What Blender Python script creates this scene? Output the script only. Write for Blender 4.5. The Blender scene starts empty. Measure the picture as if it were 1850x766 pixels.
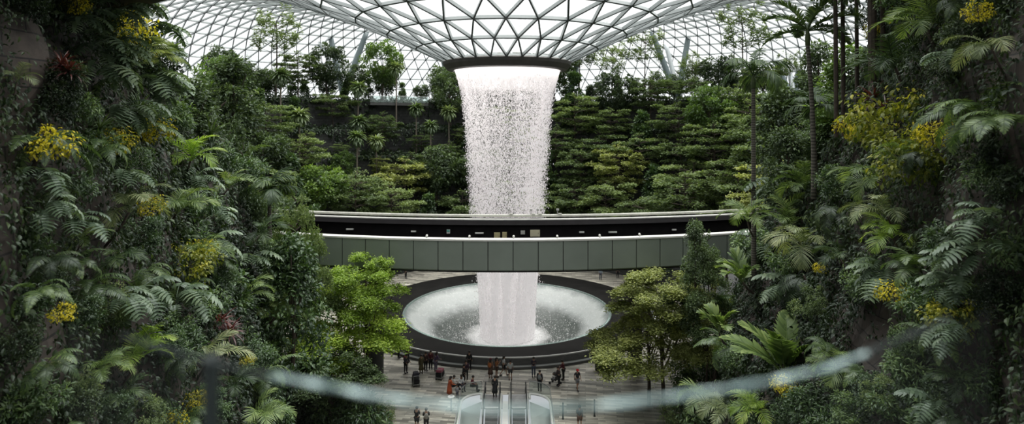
import bpy, math, random
import numpy as np
from mathutils import Vector, Matrix, Quaternion
from mathutils.bvhtree import BVHTree

rng = np.random.default_rng(7)
random.seed(7)
SC = bpy.context.scene
COL = SC.collection
PI = math.pi
CAM = np.array([0.0, 0.0, 23.0])
FPX, CX, HY = 1100.0, 925.0, 220.0          # focal length, centre column and horizon row of the 1850x766 frame
AX = np.array([-0.6, 74.4])                 # plan position of the waterfall's axis


def at(px, py, d):
    """Point of the place seen at a pixel at depth d."""
    return np.array([(px - CX) / FPX * d, d, 23.0 - (py - HY) / FPX * d])


# ------------------------------------------------------------------ materials
def new_mat(name):
    m = bpy.data.materials.new(name)
    m.use_nodes = True
    nt = m.node_tree
    nt.nodes.clear()
    out = nt.nodes.new('ShaderNodeOutputMaterial')
    return m, nt, out


def N(nt, kind, **kw):
    n = nt.nodes.new(kind)
    for k, v in kw.items():
        if k in n.inputs:
            n.inputs[k].default_value = v
        else:
            setattr(n, k, v)
    return n


def rgba(c):
    return (c[0], c[1], c[2], 1.0)


def ramp(nt, stops):
    r = nt.nodes.new('ShaderNodeValToRGB')
    e = r.color_ramp.elements
    while len(e) < len(stops):
        e.new(0.5)
    for el, (p, c) in zip(e, stops):
        el.position = p
        el.color = rgba(c) if len(c) == 3 else c
    return r


def leaf_mat(name, c0, c1, c2, gloss=0.06, transl=0.3, rough=0.42):
    m, nt, out = new_mat(name)
    L = nt.links.new
    att = N(nt, 'ShaderNodeAttribute', attribute_name='tint')
    oi = N(nt, 'ShaderNodeObjectInfo')
    mul = N(nt, 'ShaderNodeMath', operation='MULTIPLY_ADD')
    L(oi.outputs['Random'], mul.inputs[0])
    mul.inputs[1].default_value = 0.46
    mul.inputs[2].default_value = -0.22
    add = N(nt, 'ShaderNodeMath', operation='ADD', use_clamp=True)
    L(att.outputs['Fac'], add.inputs[0])
    L(mul.outputs[0], add.inputs[1])
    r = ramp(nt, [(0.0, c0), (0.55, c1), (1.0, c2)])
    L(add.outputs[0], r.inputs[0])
    d = N(nt, 'ShaderNodeBsdfDiffuse')
    t = N(nt, 'ShaderNodeBsdfTranslucent')
    g = N(nt, 'ShaderNodeBsdfGlossy', Roughness=rough)
    g.inputs['Color'].default_value = (0.9, 0.97, 0.95, 1)
    L(r.outputs[0], d.inputs[0])
    tm = N(nt, 'ShaderNodeMixRGB', blend_type='MULTIPLY')
    tm.inputs[0].default_value = 1
    tm.inputs[2].default_value = (1.25, 1.35, 0.6, 1)
    L(r.outputs[0], tm.inputs[1])
    L(tm.outputs[0], t.inputs[0])
    a = N(nt, 'ShaderNodeMixShader')
    a.inputs[0].default_value = transl
    L(d.outputs[0], a.inputs[1])
    L(t.outputs[0], a.inputs[2])
    b = N(nt, 'ShaderNodeMixShader')
    b.inputs[0].default_value = gloss
    L(a.outputs[0], b.inputs[1])
    L(g.outputs[0], b.inputs[2])
    L(b.outputs[0], out.inputs[0])
    return m


def plain(name, c, rough=0.5, metal=0.0, var=0.0, scale=3.0, spec=0.5, emit=0.0):
    m, nt, out = new_mat(name)
    p = N(nt, 'ShaderNodeBsdfPrincipled', Roughness=rough, Metallic=metal)
    p.inputs['Base Color'].default_value = rgba(c)
    p.inputs['Specular IOR Level'].default_value = spec
    if emit:
        p.inputs['Emission Color'].default_value = rgba(c)
        p.inputs['Emission Strength'].default_value = emit
    if var:
        tc = N(nt, 'ShaderNodeTexCoord')
        no = N(nt, 'ShaderNodeTexNoise', Scale=scale, Detail=5.0)
        nt.links.new(tc.outputs['Object'], no.inputs['Vector'])
        r = ramp(nt, [(0.3, [x * (1 - var) for x in c]), (0.7, [min(1, x * (1 + var)) for x in c])])
        nt.links.new(no.outputs['Fac'], r.inputs[0])
        nt.links.new(r.outputs[0], p.inputs['Base Color'])
    nt.links.new(p.outputs[0], out.inputs[0])
    return m


M = {}
M['layer'] = leaf_mat('layered tree leaves', (.04, .068, .026), (.13, .185, .07), (.30, .37, .15), .03, .3)
M['layer_bright'] = leaf_mat('umbrella tree leaves', (.075, .12, .02), (.26, .38, .06), (.55, .66, .14), .03, .38)
M['layer_olive'] = leaf_mat('olive umbrella leaves', (.07, .09, .028), (.235, .27, .085), (.5, .52, .19), .03, .32)
M['broad'] = leaf_mat('dense tree leaves', (.02, .036, .018), (.065, .10, .042), (.16, .23, .09), .04, .25)
M['broad_light'] = leaf_mat('fresh tree leaves', (.04, .075, .018), (.12, .2, .05), (.28, .4, .1), .04, .35)
M['gloss'] = leaf_mat('glossy shrub leaves', (.022, .046, .018), (.07, .125, .042), (.2, .29, .1), .045, .28, .4)
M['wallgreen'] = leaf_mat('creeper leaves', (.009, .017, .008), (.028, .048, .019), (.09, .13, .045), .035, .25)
M['philo'] = leaf_mat('split leaf blades', (.04, .065, .04), (.12, .175, .105), (.28, .35, .22), .05, .22, .4)
M['palm'] = leaf_mat('palm leaflets', (.04, .075, .022), (.14, .21, .065), (.34, .42, .16), .03, .35)
M['palm_bright'] = leaf_mat('bright palm leaflets', (.11, .19, .025), (.29, .43, .075), (.6, .7, .22), .035, .45)
M['palm_pale'] = leaf_mat('pale palm leaflets', (.09, .12, .05), (.22, .27, .13), (.45, .47, .26), .035, .3)
M['palm_dark'] = leaf_mat('dark palm leaflets', (.014, .03, .012), (.045, .078, .03), (.12, .17, .06), .03, .25)
M['fern'] = leaf_mat('fern leaflets', (.028, .056, .02), (.085, .138, .045), (.2, .28, .09), .05, .35)
M['fanpalm'] = leaf_mat('fan palm blades', (.045, .08, .03), (.13, .19, .075), (.3, .36, .17), .06, .3)
M['yellow'] = leaf_mat('golden creeper leaves', (.14, .16, .02), (.6, .5, .035), (.95, .8, .07), .03, .45)
M['lime'] = leaf_mat('lime creeper leaves', (.06, .09, .015), (.24, .26, .04), (.7, .62, .08), .03, .4)
M['red'] = leaf_mat('red cordyline leaves', (.03, .008, .01), (.09, .02, .022), (.2, .05, .04), .06, .25)
M['flower'] = leaf_mat('pale blossoms', (.3, .2, .2), (.45, .3, .3), (.6, .45, .42), .02, .3)
M['bark'] = plain('bark', (.055, .042, .032), .85, var=.45, scale=6)
M['bark_pale'] = plain('pale bark', (.16, .135, .11), .85, var=.4, scale=5)
M['stalk'] = plain('green stalk', (.07, .10, .035), .6, var=.3)


def palm_bark():
    m, nt, out = new_mat('ringed palm trunk')
    tc = N(nt, 'ShaderNodeTexCoord')
    w = N(nt, 'ShaderNodeTexWave', Scale=2.2, Distortion=1.5, bands_direction='Z')
    nt.links.new(tc.outputs['Object'], w.inputs['Vector'])
    r = ramp(nt, [(0.0, (.035, .03, .025)), (.5, (.10, .09, .075)), (1.0, (.14, .13, .105))])
    nt.links.new(w.outputs['Fac'], r.inputs[0])
    p = N(nt, 'ShaderNodeBsdfPrincipled', Roughness=.8)
    nt.links.new(r.outputs[0], p.inputs['Base Color'])
    nt.links.new(p.outputs[0], out.inputs[0])
    return m


M['palmbark'] = palm_bark()


def stone_wall(name, c0, c1, c2, bw=1.2, bh=.55, plane='YZ', mortar=(.012, .011, .01)):
    m, nt, out = new_mat(name)
    L = nt.links.new
    tc = N(nt, 'ShaderNodeTexCoord')
    sx = N(nt, 'ShaderNodeSeparateXYZ')
    L(tc.outputs['Object'], sx.inputs[0])
    cb = N(nt, 'ShaderNodeCombineXYZ')
    if plane == 'YZ':
        s = N(nt, 'ShaderNodeMath', operation='ADD')
        L(sx.outputs['X'], s.inputs[0]); L(sx.outputs['Y'], s.inputs[1])
        L(s.outputs[0], cb.inputs[0]); L(sx.outputs['Z'], cb.inputs[1])
    else:
        L(sx.outputs['X'], cb.inputs[0]); L(sx.outputs['Y'], cb.inputs[1])
    b = N(nt, 'ShaderNodeTexBrick', offset=.5)
    b.inputs['Scale'].default_value = 1
    b.inputs['Brick Width'].default_value = bw
    b.inputs['Row Height'].default_value = bh
    b.inputs['Mortar Size'].default_value = .018
    b.inputs['Color1'].default_value = rgba(c0)
    b.inputs['Color2'].default_value = rgba(c1)
    b.inputs['Mortar'].default_value = rgba(mortar)
    L(cb.outputs[0], b.inputs['Vector'])
    no = N(nt, 'ShaderNodeTexNoise', Scale=1.3, Detail=8.0, Roughness=.7)
    L(tc.outputs['Object'], no.inputs['Vector'])
    r = ramp(nt, [(.3, (.45, .45, .45)), (.75, c2)])
    L(no.outputs['Fac'], r.inputs[0])
    mx = N(nt, 'ShaderNodeMixRGB', blend_type='MULTIPLY')
    mx.inputs[0].default_value = 1
    L(b.outputs['Color'], mx.inputs[1]); L(r.outputs[0], mx.inputs[2])
    p = N(nt, 'ShaderNodeBsdfPrincipled', Roughness=.85)
    L(mx.outputs[0], p.inputs['Base Color'])
    bu = N(nt, 'ShaderNodeBump', Strength=.5, Distance=.05)
    ad = N(nt, 'ShaderNodeMath', operation='MULTIPLY_ADD')
    L(no.outputs['Fac'], ad.inputs[0]); ad.inputs[1].default_value = .5; L(b.outputs['Fac'], ad.inputs[2])
    inv = N(nt, 'ShaderNodeMath', operation='MULTIPLY'); inv.inputs[1].default_value = -1
    L(ad.outputs[0], inv.inputs[0])
    L(inv.outputs[0], bu.inputs['Height']); L(bu.outputs[0], p.inputs['Normal'])
    L(p.outputs[0], out.inputs[0])
    return m


M['stone'] = stone_wall('stacked stone wall', (.042, .034, .029), (.066, .054, .046), (1.5, 1.45, 1.4))
M['terrace'] = stone_wall('terrace retaining wall', (.04, .042, .042), (.062, .064, .062), (1.5, 1.5, 1.5), 3.0, .5)
M['soil'] = plain('dark soil', (.02, .017, .013), .95, var=.4, scale=2)


def paving():
    m, nt, out = new_mat('stone paving')
    L = nt.links.new
    tc = N(nt, 'ShaderNodeTexCoord')
    mp = N(nt, 'ShaderNodeMapping')
    mp.inputs['Rotation'].default_value = (0, 0, .12)
    L(tc.outputs['Object'], mp.inputs[0])
    b = N(nt, 'ShaderNodeTexBrick', offset=.37)
    b.inputs['Scale'].default_value = 1
    b.inputs['Brick Width'].default_value = 1.5
    b.inputs['Row Height'].default_value = .3
    b.inputs['Mortar Size'].default_value = .01
    b.inputs['Bias'].default_value = 0
    b.inputs['Color1'].default_value = (.17, .162, .142, 1)
    b.inputs['Color2'].default_value = (.62, .59, .52, 1)
    b.inputs['Mortar'].default_value = (.06, .06, .055, 1)
    L(mp.outputs[0], b.inputs['Vector'])
    mp2 = N(nt, 'ShaderNodeMapping')
    mp2.inputs['Scale'].default_value = (.35, 1.6, 1)
    L(mp.outputs[0], mp2.inputs[0])
    no = N(nt, 'ShaderNodeTexNoise', Scale=1.4, Detail=6.0, Roughness=.65)
    L(mp2.outputs[0], no.inputs['Vector'])
    r = ramp(nt, [(.33, (.5, .5, .5)), (.68, (1.35, 1.33, 1.28))])
    L(no.outputs['Fac'], r.inputs[0])
    mx = N(nt, 'ShaderNodeMixRGB', blend_type='MULTIPLY'); mx.inputs[0].default_value = 1
    L(b.outputs['Color'], mx.inputs[1]); L(r.outputs[0], mx.inputs[2])
    p = N(nt, 'ShaderNodeBsdfPrincipled', Roughness=.38)
    L(mx.outputs[0], p.inputs['Base Color'])
    r2 = ramp(nt, [(.3, (.25, .25, .25)), (.7, (.55, .55, .55))])
    L(no.outputs['Fac'], r2.inputs[0]); L(r2.outputs[0], p.inputs['Roughness'])
    L(p.outputs[0], out.inputs[0])
    return m


M['paving'] = paving()


def glazing():
    m, nt, out = new_mat('dome glazing')
    tr = N(nt, 'ShaderNodeBsdfTransparent'); tr.inputs[0].default_value = (.87, .895, .905, 1)
    tl = N(nt, 'ShaderNodeBsdfTranslucent'); tl.inputs[0].default_value = (.85, .88, .9, 1)
    df = N(nt, 'ShaderNodeBsdfDiffuse'); df.inputs[0].default_value = (.6, .64, .66, 1)
    a = N(nt, 'ShaderNodeMixShader'); a.inputs[0].default_value = .3
    nt.links.new(tl.outputs[0], a.inputs[1]); nt.links.new(df.outputs[0], a.inputs[2])
    # faint streaks of water running over the panes
    tc = N(nt, 'ShaderNodeTexCoord')
    no = N(nt, 'ShaderNodeTexNoise', Scale=1.1, Detail=6.0, Roughness=.7, Distortion=1.5)
    nt.links.new(tc.outputs['Object'], no.inputs['Vector'])
    mr = N(nt, 'ShaderNodeMapRange'); mr.inputs[1].default_value = .35; mr.inputs[2].default_value = .7
    mr.inputs[3].default_value = .25; mr.inputs[4].default_value = .5
    nt.links.new(no.outputs['Fac'], mr.inputs[0])
    b = N(nt, 'ShaderNodeMixShader')
    nt.links.new(mr.outputs[0], b.inputs[0])
    nt.links.new(tr.outputs[0], b.inputs[1]); nt.links.new(a.outputs[0], b.inputs[2])
    nt.links.new(b.outputs[0], out.inputs[0])
    return m


M['glazing'] = glazing()
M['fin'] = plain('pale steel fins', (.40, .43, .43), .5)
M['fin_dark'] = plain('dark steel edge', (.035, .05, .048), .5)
M['strut'] = plain('grey painted steel', (.13, .17, .18), .45)
M['strut_white'] = plain('white painted steel', (.62, .66, .68), .45)
M['ring'] = plain('dark bronze ring', (.055, .052, .047), .55, var=.2, scale=1)
M['panel'] = plain('grey green bridge cladding', (.2, .232, .205), .45, var=.1, scale=.35)
M['panel_gap'] = plain('black recess', (.012, .012, .012), .8)
M['coping'] = plain('off white coping', (.72, .71, .68), .45, var=.1, scale=1.2)
M['track_black'] = plain('black track trough', (.007, .006, .007), .7, var=.35, scale=1.5, spec=.15)
M['pipe'] = plain('cream pipe', (.55, .55, .49), .4, var=.12, scale=2)
M['cream'] = plain('cream cabinet', (.5, .44, .25), .5)
M['cream_pale'] = plain('pale cabinet', (.62, .58, .42), .5)
M['lamp'] = plain('grey light fitting', (.5, .5, .47), .4)
M['teal'] = plain('teal sign face', (.08, .4, .33), .4)
M['white'] = plain('white sign face', (.75, .75, .73), .4)
M['concrete'] = plain('dark grey column', (.075, .077, .074), .6, var=.2, scale=.8)
M['disc'] = plain('black polished granite', (.010, .0095, .009), .65, var=.3, scale=.7, spec=.06)
M['kerb'] = plain('grey kerb', (.11, .11, .105), .6)
M['rail'] = plain('white steel rail', (.82, .82, .8), .4)
M['dark'] = plain('black rubber', (.02, .02, .021), .5)
M['steel'] = plain('steel plate', (.28, .285, .28), .35, .6, var=.2, scale=3)
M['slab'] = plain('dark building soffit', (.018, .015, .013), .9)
M['voidfloor'] = plain('pale lower floor', (.38, .43, .41), .5, var=.15, scale=.6)


def clear_glass(name, tint, refl=.06, rough=.05, milky=0.0):
    m, nt, out = new_mat(name)
    tr = N(nt, 'ShaderNodeBsdfTransparent'); tr.inputs[0].default_value = rgba(tint)
    g = N(nt, 'ShaderNodeBsdfGlossy', Roughness=rough)
    a = N(nt, 'ShaderNodeMixShader'); a.inputs[0].default_value = refl
    nt.links.new(tr.outputs[0], a.inputs[1]); nt.links.new(g.outputs[0], a.inputs[2])
    if milky:
        d = N(nt, 'ShaderNodeBsdfDiffuse'); d.inputs[0].default_value = (.55, .68, .64, 1)
        b = N(nt, 'ShaderNodeMixShader'); b.inputs[0].default_value = milky
        nt.links.new(a.outputs[0], b.inputs[1]); nt.links.new(d.outputs[0], b.inputs[2])
        a = b
    nt.links.new(a.outputs[0], out.inputs[0])
    return m


M['glass'] = clear_glass('clear balustrade glass', (.86, .93, .91), .06, .05, .06)
M['glass_dark'] = clear_glass('basin screen glass', (.72, .76, .75), .03, .08, .0)
M['glass_near'] = clear_glass('near balustrade glass', (.97, .985, .98), .012, .02)
M['glass_green'] = clear_glass('green edge glass', (.75, .86, .82), .05, .1, .22)


def nearrail():
    m, nt, out = new_mat('pale teal twisted cable')
    tc = N(nt, 'ShaderNodeTexCoord')
    no = N(nt, 'ShaderNodeTexNoise', Scale=26.0, Detail=3.0)
    nt.links.new(tc.outputs['Object'], no.inputs['Vector'])
    r = ramp(nt, [(.35, (.12, .2, .2)), (.65, (.62, .78, .78))])
    nt.links.new(no.outputs['Fac'], r.inputs[0])
    p = N(nt, 'ShaderNodeBsdfPrincipled', Roughness=.35)
    nt.links.new(r.outputs[0], p.inputs['Base Color'])
    nt.links.new(p.outputs[0], out.inputs[0])
    return m


M['nearrail'] = nearrail()
M['post_and_shade'] = plain('dark teal post and cable shade', (.014, .022, .022), .6)  # the post's own colour; also paints shade on the outer cable ends


def water_sheet():
    """Falling water: a torn white sheet, solid just under the ring, broken into strands below."""
    m, nt, out = new_mat('falling water')
    L = nt.links.new
    tc = N(nt, 'ShaderNodeTexCoord')
    sx = N(nt, 'ShaderNodeSeparateXYZ'); L(tc.outputs['Object'], sx.inputs[0])
    mp = N(nt, 'ShaderNodeMapping'); mp.inputs['Scale'].default_value = (2.4, 2.4, .16)
    L(tc.outputs['Object'], mp.inputs[0])
    n1 = N(nt, 'ShaderNodeTexNoise', Scale=1.0, Detail=4.0, Roughness=.6); L(mp.outputs[0], n1.inputs['Vector'])
    mp2 = N(nt, 'ShaderNodeMapping'); mp2.inputs['Scale'].default_value = (5.5, 5.5, 1.9)
    L(tc.outputs['Object'], mp2.inputs[0])
    n2 = N(nt, 'ShaderNodeTexNoise', Scale=1.0, Detail=3.0, Roughness=.7); L(mp2.outputs[0], n2.inputs['Vector'])
    s = N(nt, 'ShaderNodeMath', operation='ADD'); L(n1.outputs['Fac'], s.inputs[0]); L(n2.outputs['Fac'], s.inputs[1])
    # cover by height: z in metres above the plaza
    hz = N(nt, 'ShaderNodeMapRange'); hz.inputs[1].default_value = -4; hz.inputs[2].default_value = 30
    L(sx.outputs['Z'], hz.inputs[0])
    hr = ramp(nt, [(0, (.72,) * 3), (.3, (.5,) * 3), (.42, (.2,) * 3), (.7, (.0,) * 3), (.82, (-.04 + .04,) * 3), (.895, (.16,) * 3), (.93, (.6,) * 3), (.96, (1,) * 3)])
    L(hz.outputs[0], hr.inputs[0])
    th = N(nt, 'ShaderNodeMath', operation='MULTIPLY_ADD'); L(hr.outputs[0], th.inputs[0]); th.inputs[1].default_value = 1.1; th.inputs[2].default_value = -.55
    mp3 = N(nt, 'ShaderNodeMapping'); mp3.inputs['Scale'].default_value = (.9, .9, .02)
    L(tc.outputs['Object'], mp3.inputs[0])
    n3 = N(nt, 'ShaderNodeTexNoise', Scale=1.0, Detail=2.0); L(mp3.outputs[0], n3.inputs['Vector'])
    lo_ = N(nt, 'ShaderNodeMapRange'); lo_.inputs[1].default_value = 12; lo_.inputs[2].default_value = 4; lo_.inputs[3].default_value = 0; lo_.inputs[4].default_value = 2.4
    L(sx.outputs['Z'], lo_.inputs[0])
    n3m = N(nt, 'ShaderNodeMath', operation='SUBTRACT'); L(n3.outputs['Fac'], n3m.inputs[0]); n3m.inputs[1].default_value = .5
    n3s = N(nt, 'ShaderNodeMath', operation='MULTIPLY'); L(n3m.outputs[0], n3s.inputs[0]); L(lo_.outputs[0], n3s.inputs[1])
    s2_ = N(nt, 'ShaderNodeMath', operation='ADD'); L(s.outputs[0], s2_.inputs[0]); L(n3s.outputs[0], s2_.inputs[1])
    sm = N(nt, 'ShaderNodeMath', operation='ADD'); L(s2_.outputs[0], sm.inputs[0]); L(th.outputs[0], sm.inputs[1])
    mr = N(nt, 'ShaderNodeMapRange'); mr.inputs[1].default_value = .72; mr.inputs[2].default_value = 1.2
    mr.inputs[3].default_value = 0; mr.inputs[4].default_value = .93
    L(sm.outputs[0], mr.inputs[0])
    tr = N(nt, 'ShaderNodeBsdfTransparent')
    df = N(nt, 'ShaderNodeBsdfDiffuse'); df.inputs[0].default_value = (.97, .95, .955, 1)
    tl = N(nt, 'ShaderNodeBsdfTranslucent'); tl.inputs[0].default_value = (.97, .95, .955, 1)
    a = N(nt, 'ShaderNodeMixShader'); a.inputs[0].default_value = .5
    L(df.outputs[0], a.inputs[1]); L(tl.outputs[0], a.inputs[2])
    em = N(nt, 'ShaderNodeEmission', Strength=.09); em.inputs[0].default_value = (1, .97, .975, 1)  # faint glow added in place of light bouncing inside the water
    ae = N(nt, 'ShaderNodeAddShader'); L(a.outputs[0], ae.inputs[0]); L(em.outputs[0], ae.inputs[1])
    b = N(nt, 'ShaderNodeMixShader'); L(mr.outputs[0], b.inputs[0]); L(tr.outputs[0], b.inputs[1]); L(ae.outputs[0], b.inputs[2])
    L(b.outputs[0], out.inputs[0])
    return m


M['water'] = water_sheet()


def droplets():
    m, nt, out = new_mat('water droplets')
    df = N(nt, 'ShaderNodeBsdfDiffuse'); df.inputs[0].default_value = (.93, .9, .91, 1)
    tl = N(nt, 'ShaderNodeBsdfTranslucent'); tl.inputs[0].default_value = (.97, .955, .96, 1)
    a = N(nt, 'ShaderNodeMixShader'); a.inputs[0].default_value = .5
    nt.links.new(df.outputs[0], a.inputs[1]); nt.links.new(tl.outputs[0], a.inputs[2])
    em = N(nt, 'ShaderNodeEmission', Strength=.09); em.inputs[0].default_value = (1, .97, .975, 1)  # small self-glow stands in for light scattered from drop to drop
    ae = N(nt, 'ShaderNodeAddShader'); nt.links.new(a.outputs[0], ae.inputs[0]); nt.links.new(em.outputs[0], ae.inputs[1])
    nt.links.new(ae.outputs[0], out.inputs[0])
    return m


M['drop'] = droplets()


def bowl_mat():
    """Foaming sheet of water on the bowl's flank, dark pitted water on its floor."""
    m, nt, out = new_mat('bowl water')
    L = nt.links.new
    tc = N(nt, 'ShaderNodeTexCoord')
    sx = N(nt, 'ShaderNodeSeparateXYZ'); L(tc.outputs['Object'], sx.inputs[0])
    x2 = N(nt, 'ShaderNodeMath', operation='POWER'); L(sx.outputs['X'], x2.inputs[0]); x2.inputs[1].default_value = 2
    y2 = N(nt, 'ShaderNodeMath', operation='POWER'); L(sx.outputs['Y'], y2.inputs[0]); y2.inputs[1].default_value = 2
    ad = N(nt, 'ShaderNodeMath', operation='ADD'); L(x2.outputs[0], ad.inputs[0]); L(y2.outputs[0], ad.inputs[1])
    rr = N(nt, 'ShaderNodeMath', operation='SQRT'); L(ad.outputs[0], rr.inputs[0])
    no = N(nt, 'ShaderNodeTexNoise', Scale=.55, Detail=4.0); L(tc.outputs['Object'], no.inputs['Vector'])
    rj = N(nt, 'ShaderNodeMath', operation='MULTIPLY_ADD'); L(no.outputs['Fac'], rj.inputs[0]); rj.inputs[1].default_value = 1.6; L(rr.outputs[0], rj.inputs[2])
    nr = N(nt, 'ShaderNodeMapRange'); nr.inputs[1].default_value = 1.0; nr.inputs[2].default_value = 13.5
    L(rj.outputs[0], nr.inputs[0])
    cr = ramp(nt, [(0, (.8,) * 3), (.3, (.65,) * 3), (.42, (.06, .07, .065)), (.62, (.05, .06, .055)), (.66, (.055, .065, .06)), (.78, (.36, .38, .375)), (.9, (.40, .42, .41)), (.96, (.16, .18, .175))])
    L(nr.outputs[0], cr.inputs[0])
    sp = N(nt, 'ShaderNodeTexNoise', Scale=3.2, Detail=5.0, Roughness=.75); L(tc.outputs['Object'], sp.inputs['Vector'])
    sr = ramp(nt, [(.54, (0, 0, 0)), (.72, (.75, .78, .75))])
    L(sp.outputs['Fac'], sr.inputs[0])
    mx = N(nt, 'ShaderNodeMixRGB', blend_type='SCREEN'); mx.inputs[0].default_value = .4
    L(cr.outputs[0], mx.inputs[1]); L(sr.outputs[0], mx.inputs[2])
    p = N(nt, 'ShaderNodeBsdfPrincipled', Roughness=.35)
    L(mx.outputs[0], p.inputs['Base Color'])
    L(p.outputs[0], out.inputs[0])
    return m


M['bowl'] = bowl_mat()

# ------------------------------------------------------------------ mesh helpers
class MB:
    """Collects shapes as numpy arrays; build() links them as ONE mesh object."""
    def __init__(s):
        s.V, s.F, s.T, s.n = [], [], [], 0

    def add(s, V, F, tint=.5, mat=0):
        V = np.asarray(V, float).reshape(-1, 3)
        F = np.asarray(F, np.int64)
        if F.ndim == 1:
            F = F.reshape(1, -1)
        s.V.append(V)
        t = np.asarray(tint, float)
        s.T.append(np.full(len(V), float(t)) if t.ndim == 0 else t)
        s.F.append((F + s.n, mat))
        s.n += len(V)
        return s

    def mesh(s, name, mats, smooth=False):
        me = bpy.data.meshes.new(name)
        V = np.concatenate(s.V)
        me.vertices.add(len(V))
        me.vertices.foreach_set('co', V.astype(np.float32).ravel())
        lo, st, mi, k = [], [], [], 0
        for F, m in s.F:
            n, w = F.shape
            lo.append(F.ravel())
            st.append(k + np.arange(n) * w)
            mi.append(np.full(n, m))
            k += n * w
        lo = np.concatenate(lo).astype(np.int32)
        st = np.concatenate(st).astype(np.int32)
        mi = np.concatenate(mi).astype(np.int32)
        me.loops.add(len(lo))
        me.loops.foreach_set('vertex_index', lo)
        me.polygons.add(len(st))
        me.polygons.foreach_set('loop_start', st)
        me.polygons.foreach_set('material_index', mi)
        me.polygons.foreach_set('use_smooth', np.full(len(st), bool(smooth)))
        a = me.attributes.new('tint', 'FLOAT', 'POINT')
        a.data.foreach_set('value', np.concatenate(s.T).astype(np.float32))
        for m in (mats if isinstance(mats, (list, tuple)) else [mats]):
            me.materials.append(M[m] if isinstance(m, str) else m)
        me.update(calc_edges=True)
        me.validate()
        return me

    def build(s, name, mats, parent=None, smooth=False, loc=None):
        return link(name, s.mesh(name, mats, smooth), parent, loc)


def link(name, me, parent=None, loc=None):
    o = bpy.data.objects.new(name, me)
    COL.objects.link(o)
    if parent is not None:
        o.parent = parent
    if loc is not None:
        o.location = [float(v) for v in loc]
    return o


def tag(o, label=None, cat=None, group=None, kind=None):
    if label: o['label'] = label
    if cat: o['category'] = cat
    if group: o['group'] = group
    if kind: o['kind'] = kind
    return o


def thing(name, label, cat, loc=(0, 0, 0), rz=0.0, group=None):
    o = bpy.data.objects.new(name, None)
    COL.objects.link(o)
    o.empty_display_size = .2
    o.location = [float(v) for v in loc]
    o.rotation_euler = (0, 0, rz)
    return tag(o, label, cat, group)


def copy_part(o, parent):
    c = o.copy()
    COL.objects.link(c)
    c.parent = parent
    return c


def box(mb, c, s, tint=.5, mat=0, R=None):
    x, y, z = [v / 2 for v in s]
    V = np.array([[-x, -y, -z], [x, -y, -z], [x, y, -z], [-x, y, -z], [-x, -y, z], [x, -y, z], [x, y, z], [-x, y, z]])
    if R is not None:
        V = V @ np.asarray(R).T
    F = [[0, 3, 2, 1], [4, 5, 6, 7], [0, 1, 5, 4], [1, 2, 6, 5], [2, 3, 7, 6], [3, 0, 4, 7]]
    mb.add(V + np.asarray(c, float), F, tint, mat)


def rotz(a):
    c, s = math.cos(a), math.sin(a)
    return np.array([[c, -s, 0], [s, c, 0], [0, 0, 1.]])


def unit(v):
    v = np.asarray(v, float)
    return v / np.maximum(np.linalg.norm(v, axis=-1, keepdims=True), 1e-9)


def tube(mb, P, r, sides=6, tint=.4, mat=0, cap=True):
    P = np.asarray(P, float)
    n = len(P)
    r = np.broadcast_to(np.asarray(r, float), (n,))
    T = np.gradient(P, axis=0)
    T = unit(T)
    ref = np.array([0, 0, 1.]) if abs(T[:, 2]).mean() < .8 else np.array([1., 0, 0])
    A = unit(np.cross(T, ref))
    B = np.cross(T, A)
    th = np.arange(sides) * 2 * PI / sides
    V = P[:, None] + r[:, None, None] * (np.cos(th)[None, :, None] * A[:, None] + np.sin(th)[None, :, None] * B[:, None])
    i = np.arange(n - 1)[:, None] * sides
    j = np.arange(sides)[None]
    k = (j + 1) % sides
    F = np.stack([i + j, i + k, i + sides + k, i + sides + j], -1).reshape(-1, 4)
    b = mb.n
    mb.add(V.reshape(-1, 3), F, tint, mat)
    if cap:
        for base, flip in ((0, True), ((n - 1) * sides, False)):
            c = np.arange(sides) + base
            if flip: c = c[::-1]
            mb.F.append((np.asarray(c, np.int64).reshape(1, -1) + b, mat))


def lathe(mb, prof, seg=64, a0=0.0, a1=2 * PI, c=(0, 0), tint=.5, mat=0):
    prof = np.asarray(prof, float)
    full = abs(a1 - a0 - 2 * PI) < 1e-6
    m = seg if full else seg + 1
    th = a0 + (a1 - a0) * np.arange(m) / seg
    V = np.stack([c[0] + prof[None, :, 0] * np.sin(th)[:, None], c[1] - prof[None, :, 0] * np.cos(th)[:, None],
                  np.broadcast_to(prof[None, :, 1], (m, len(prof)))], -1)
    k = len(prof)
    i = np.arange(seg)[:, None]
    i2 = (i + 1) % m
    j = np.arange(k - 1)[None]
    F = np.stack([i * k + j, i2 * k + j, i2 * k + j + 1, i * k + j + 1], -1).reshape(-1, 4)
    mb.add(V.reshape(-1, 3), F, tint, mat)


# leaf templates: axis +Y (base at 0, tip at 1), face +Z
LEAF4 = (np.array([[0, 0, 0], [.27, .45, .07], [0, 1, -.08], [-.27, .45, .07]]), np.array([[0, 1, 2], [0, 2, 3]]))
LEAF8 = (np.array([[0, 0, 0], [.2, .25, .05], [.25, .55, .04], [0, 1.0, -.2], [-.25, .55, .04], [-.2, .25, .05], [0, .28, 0.0], [0, .6, -.03]]),
         np.array([[0, 1, 6], [0, 6, 5], [1, 2, 7], [1, 7, 6], [6, 7, 4], [6, 4, 5], [2, 3, 7], [7, 3, 4]]))


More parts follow.
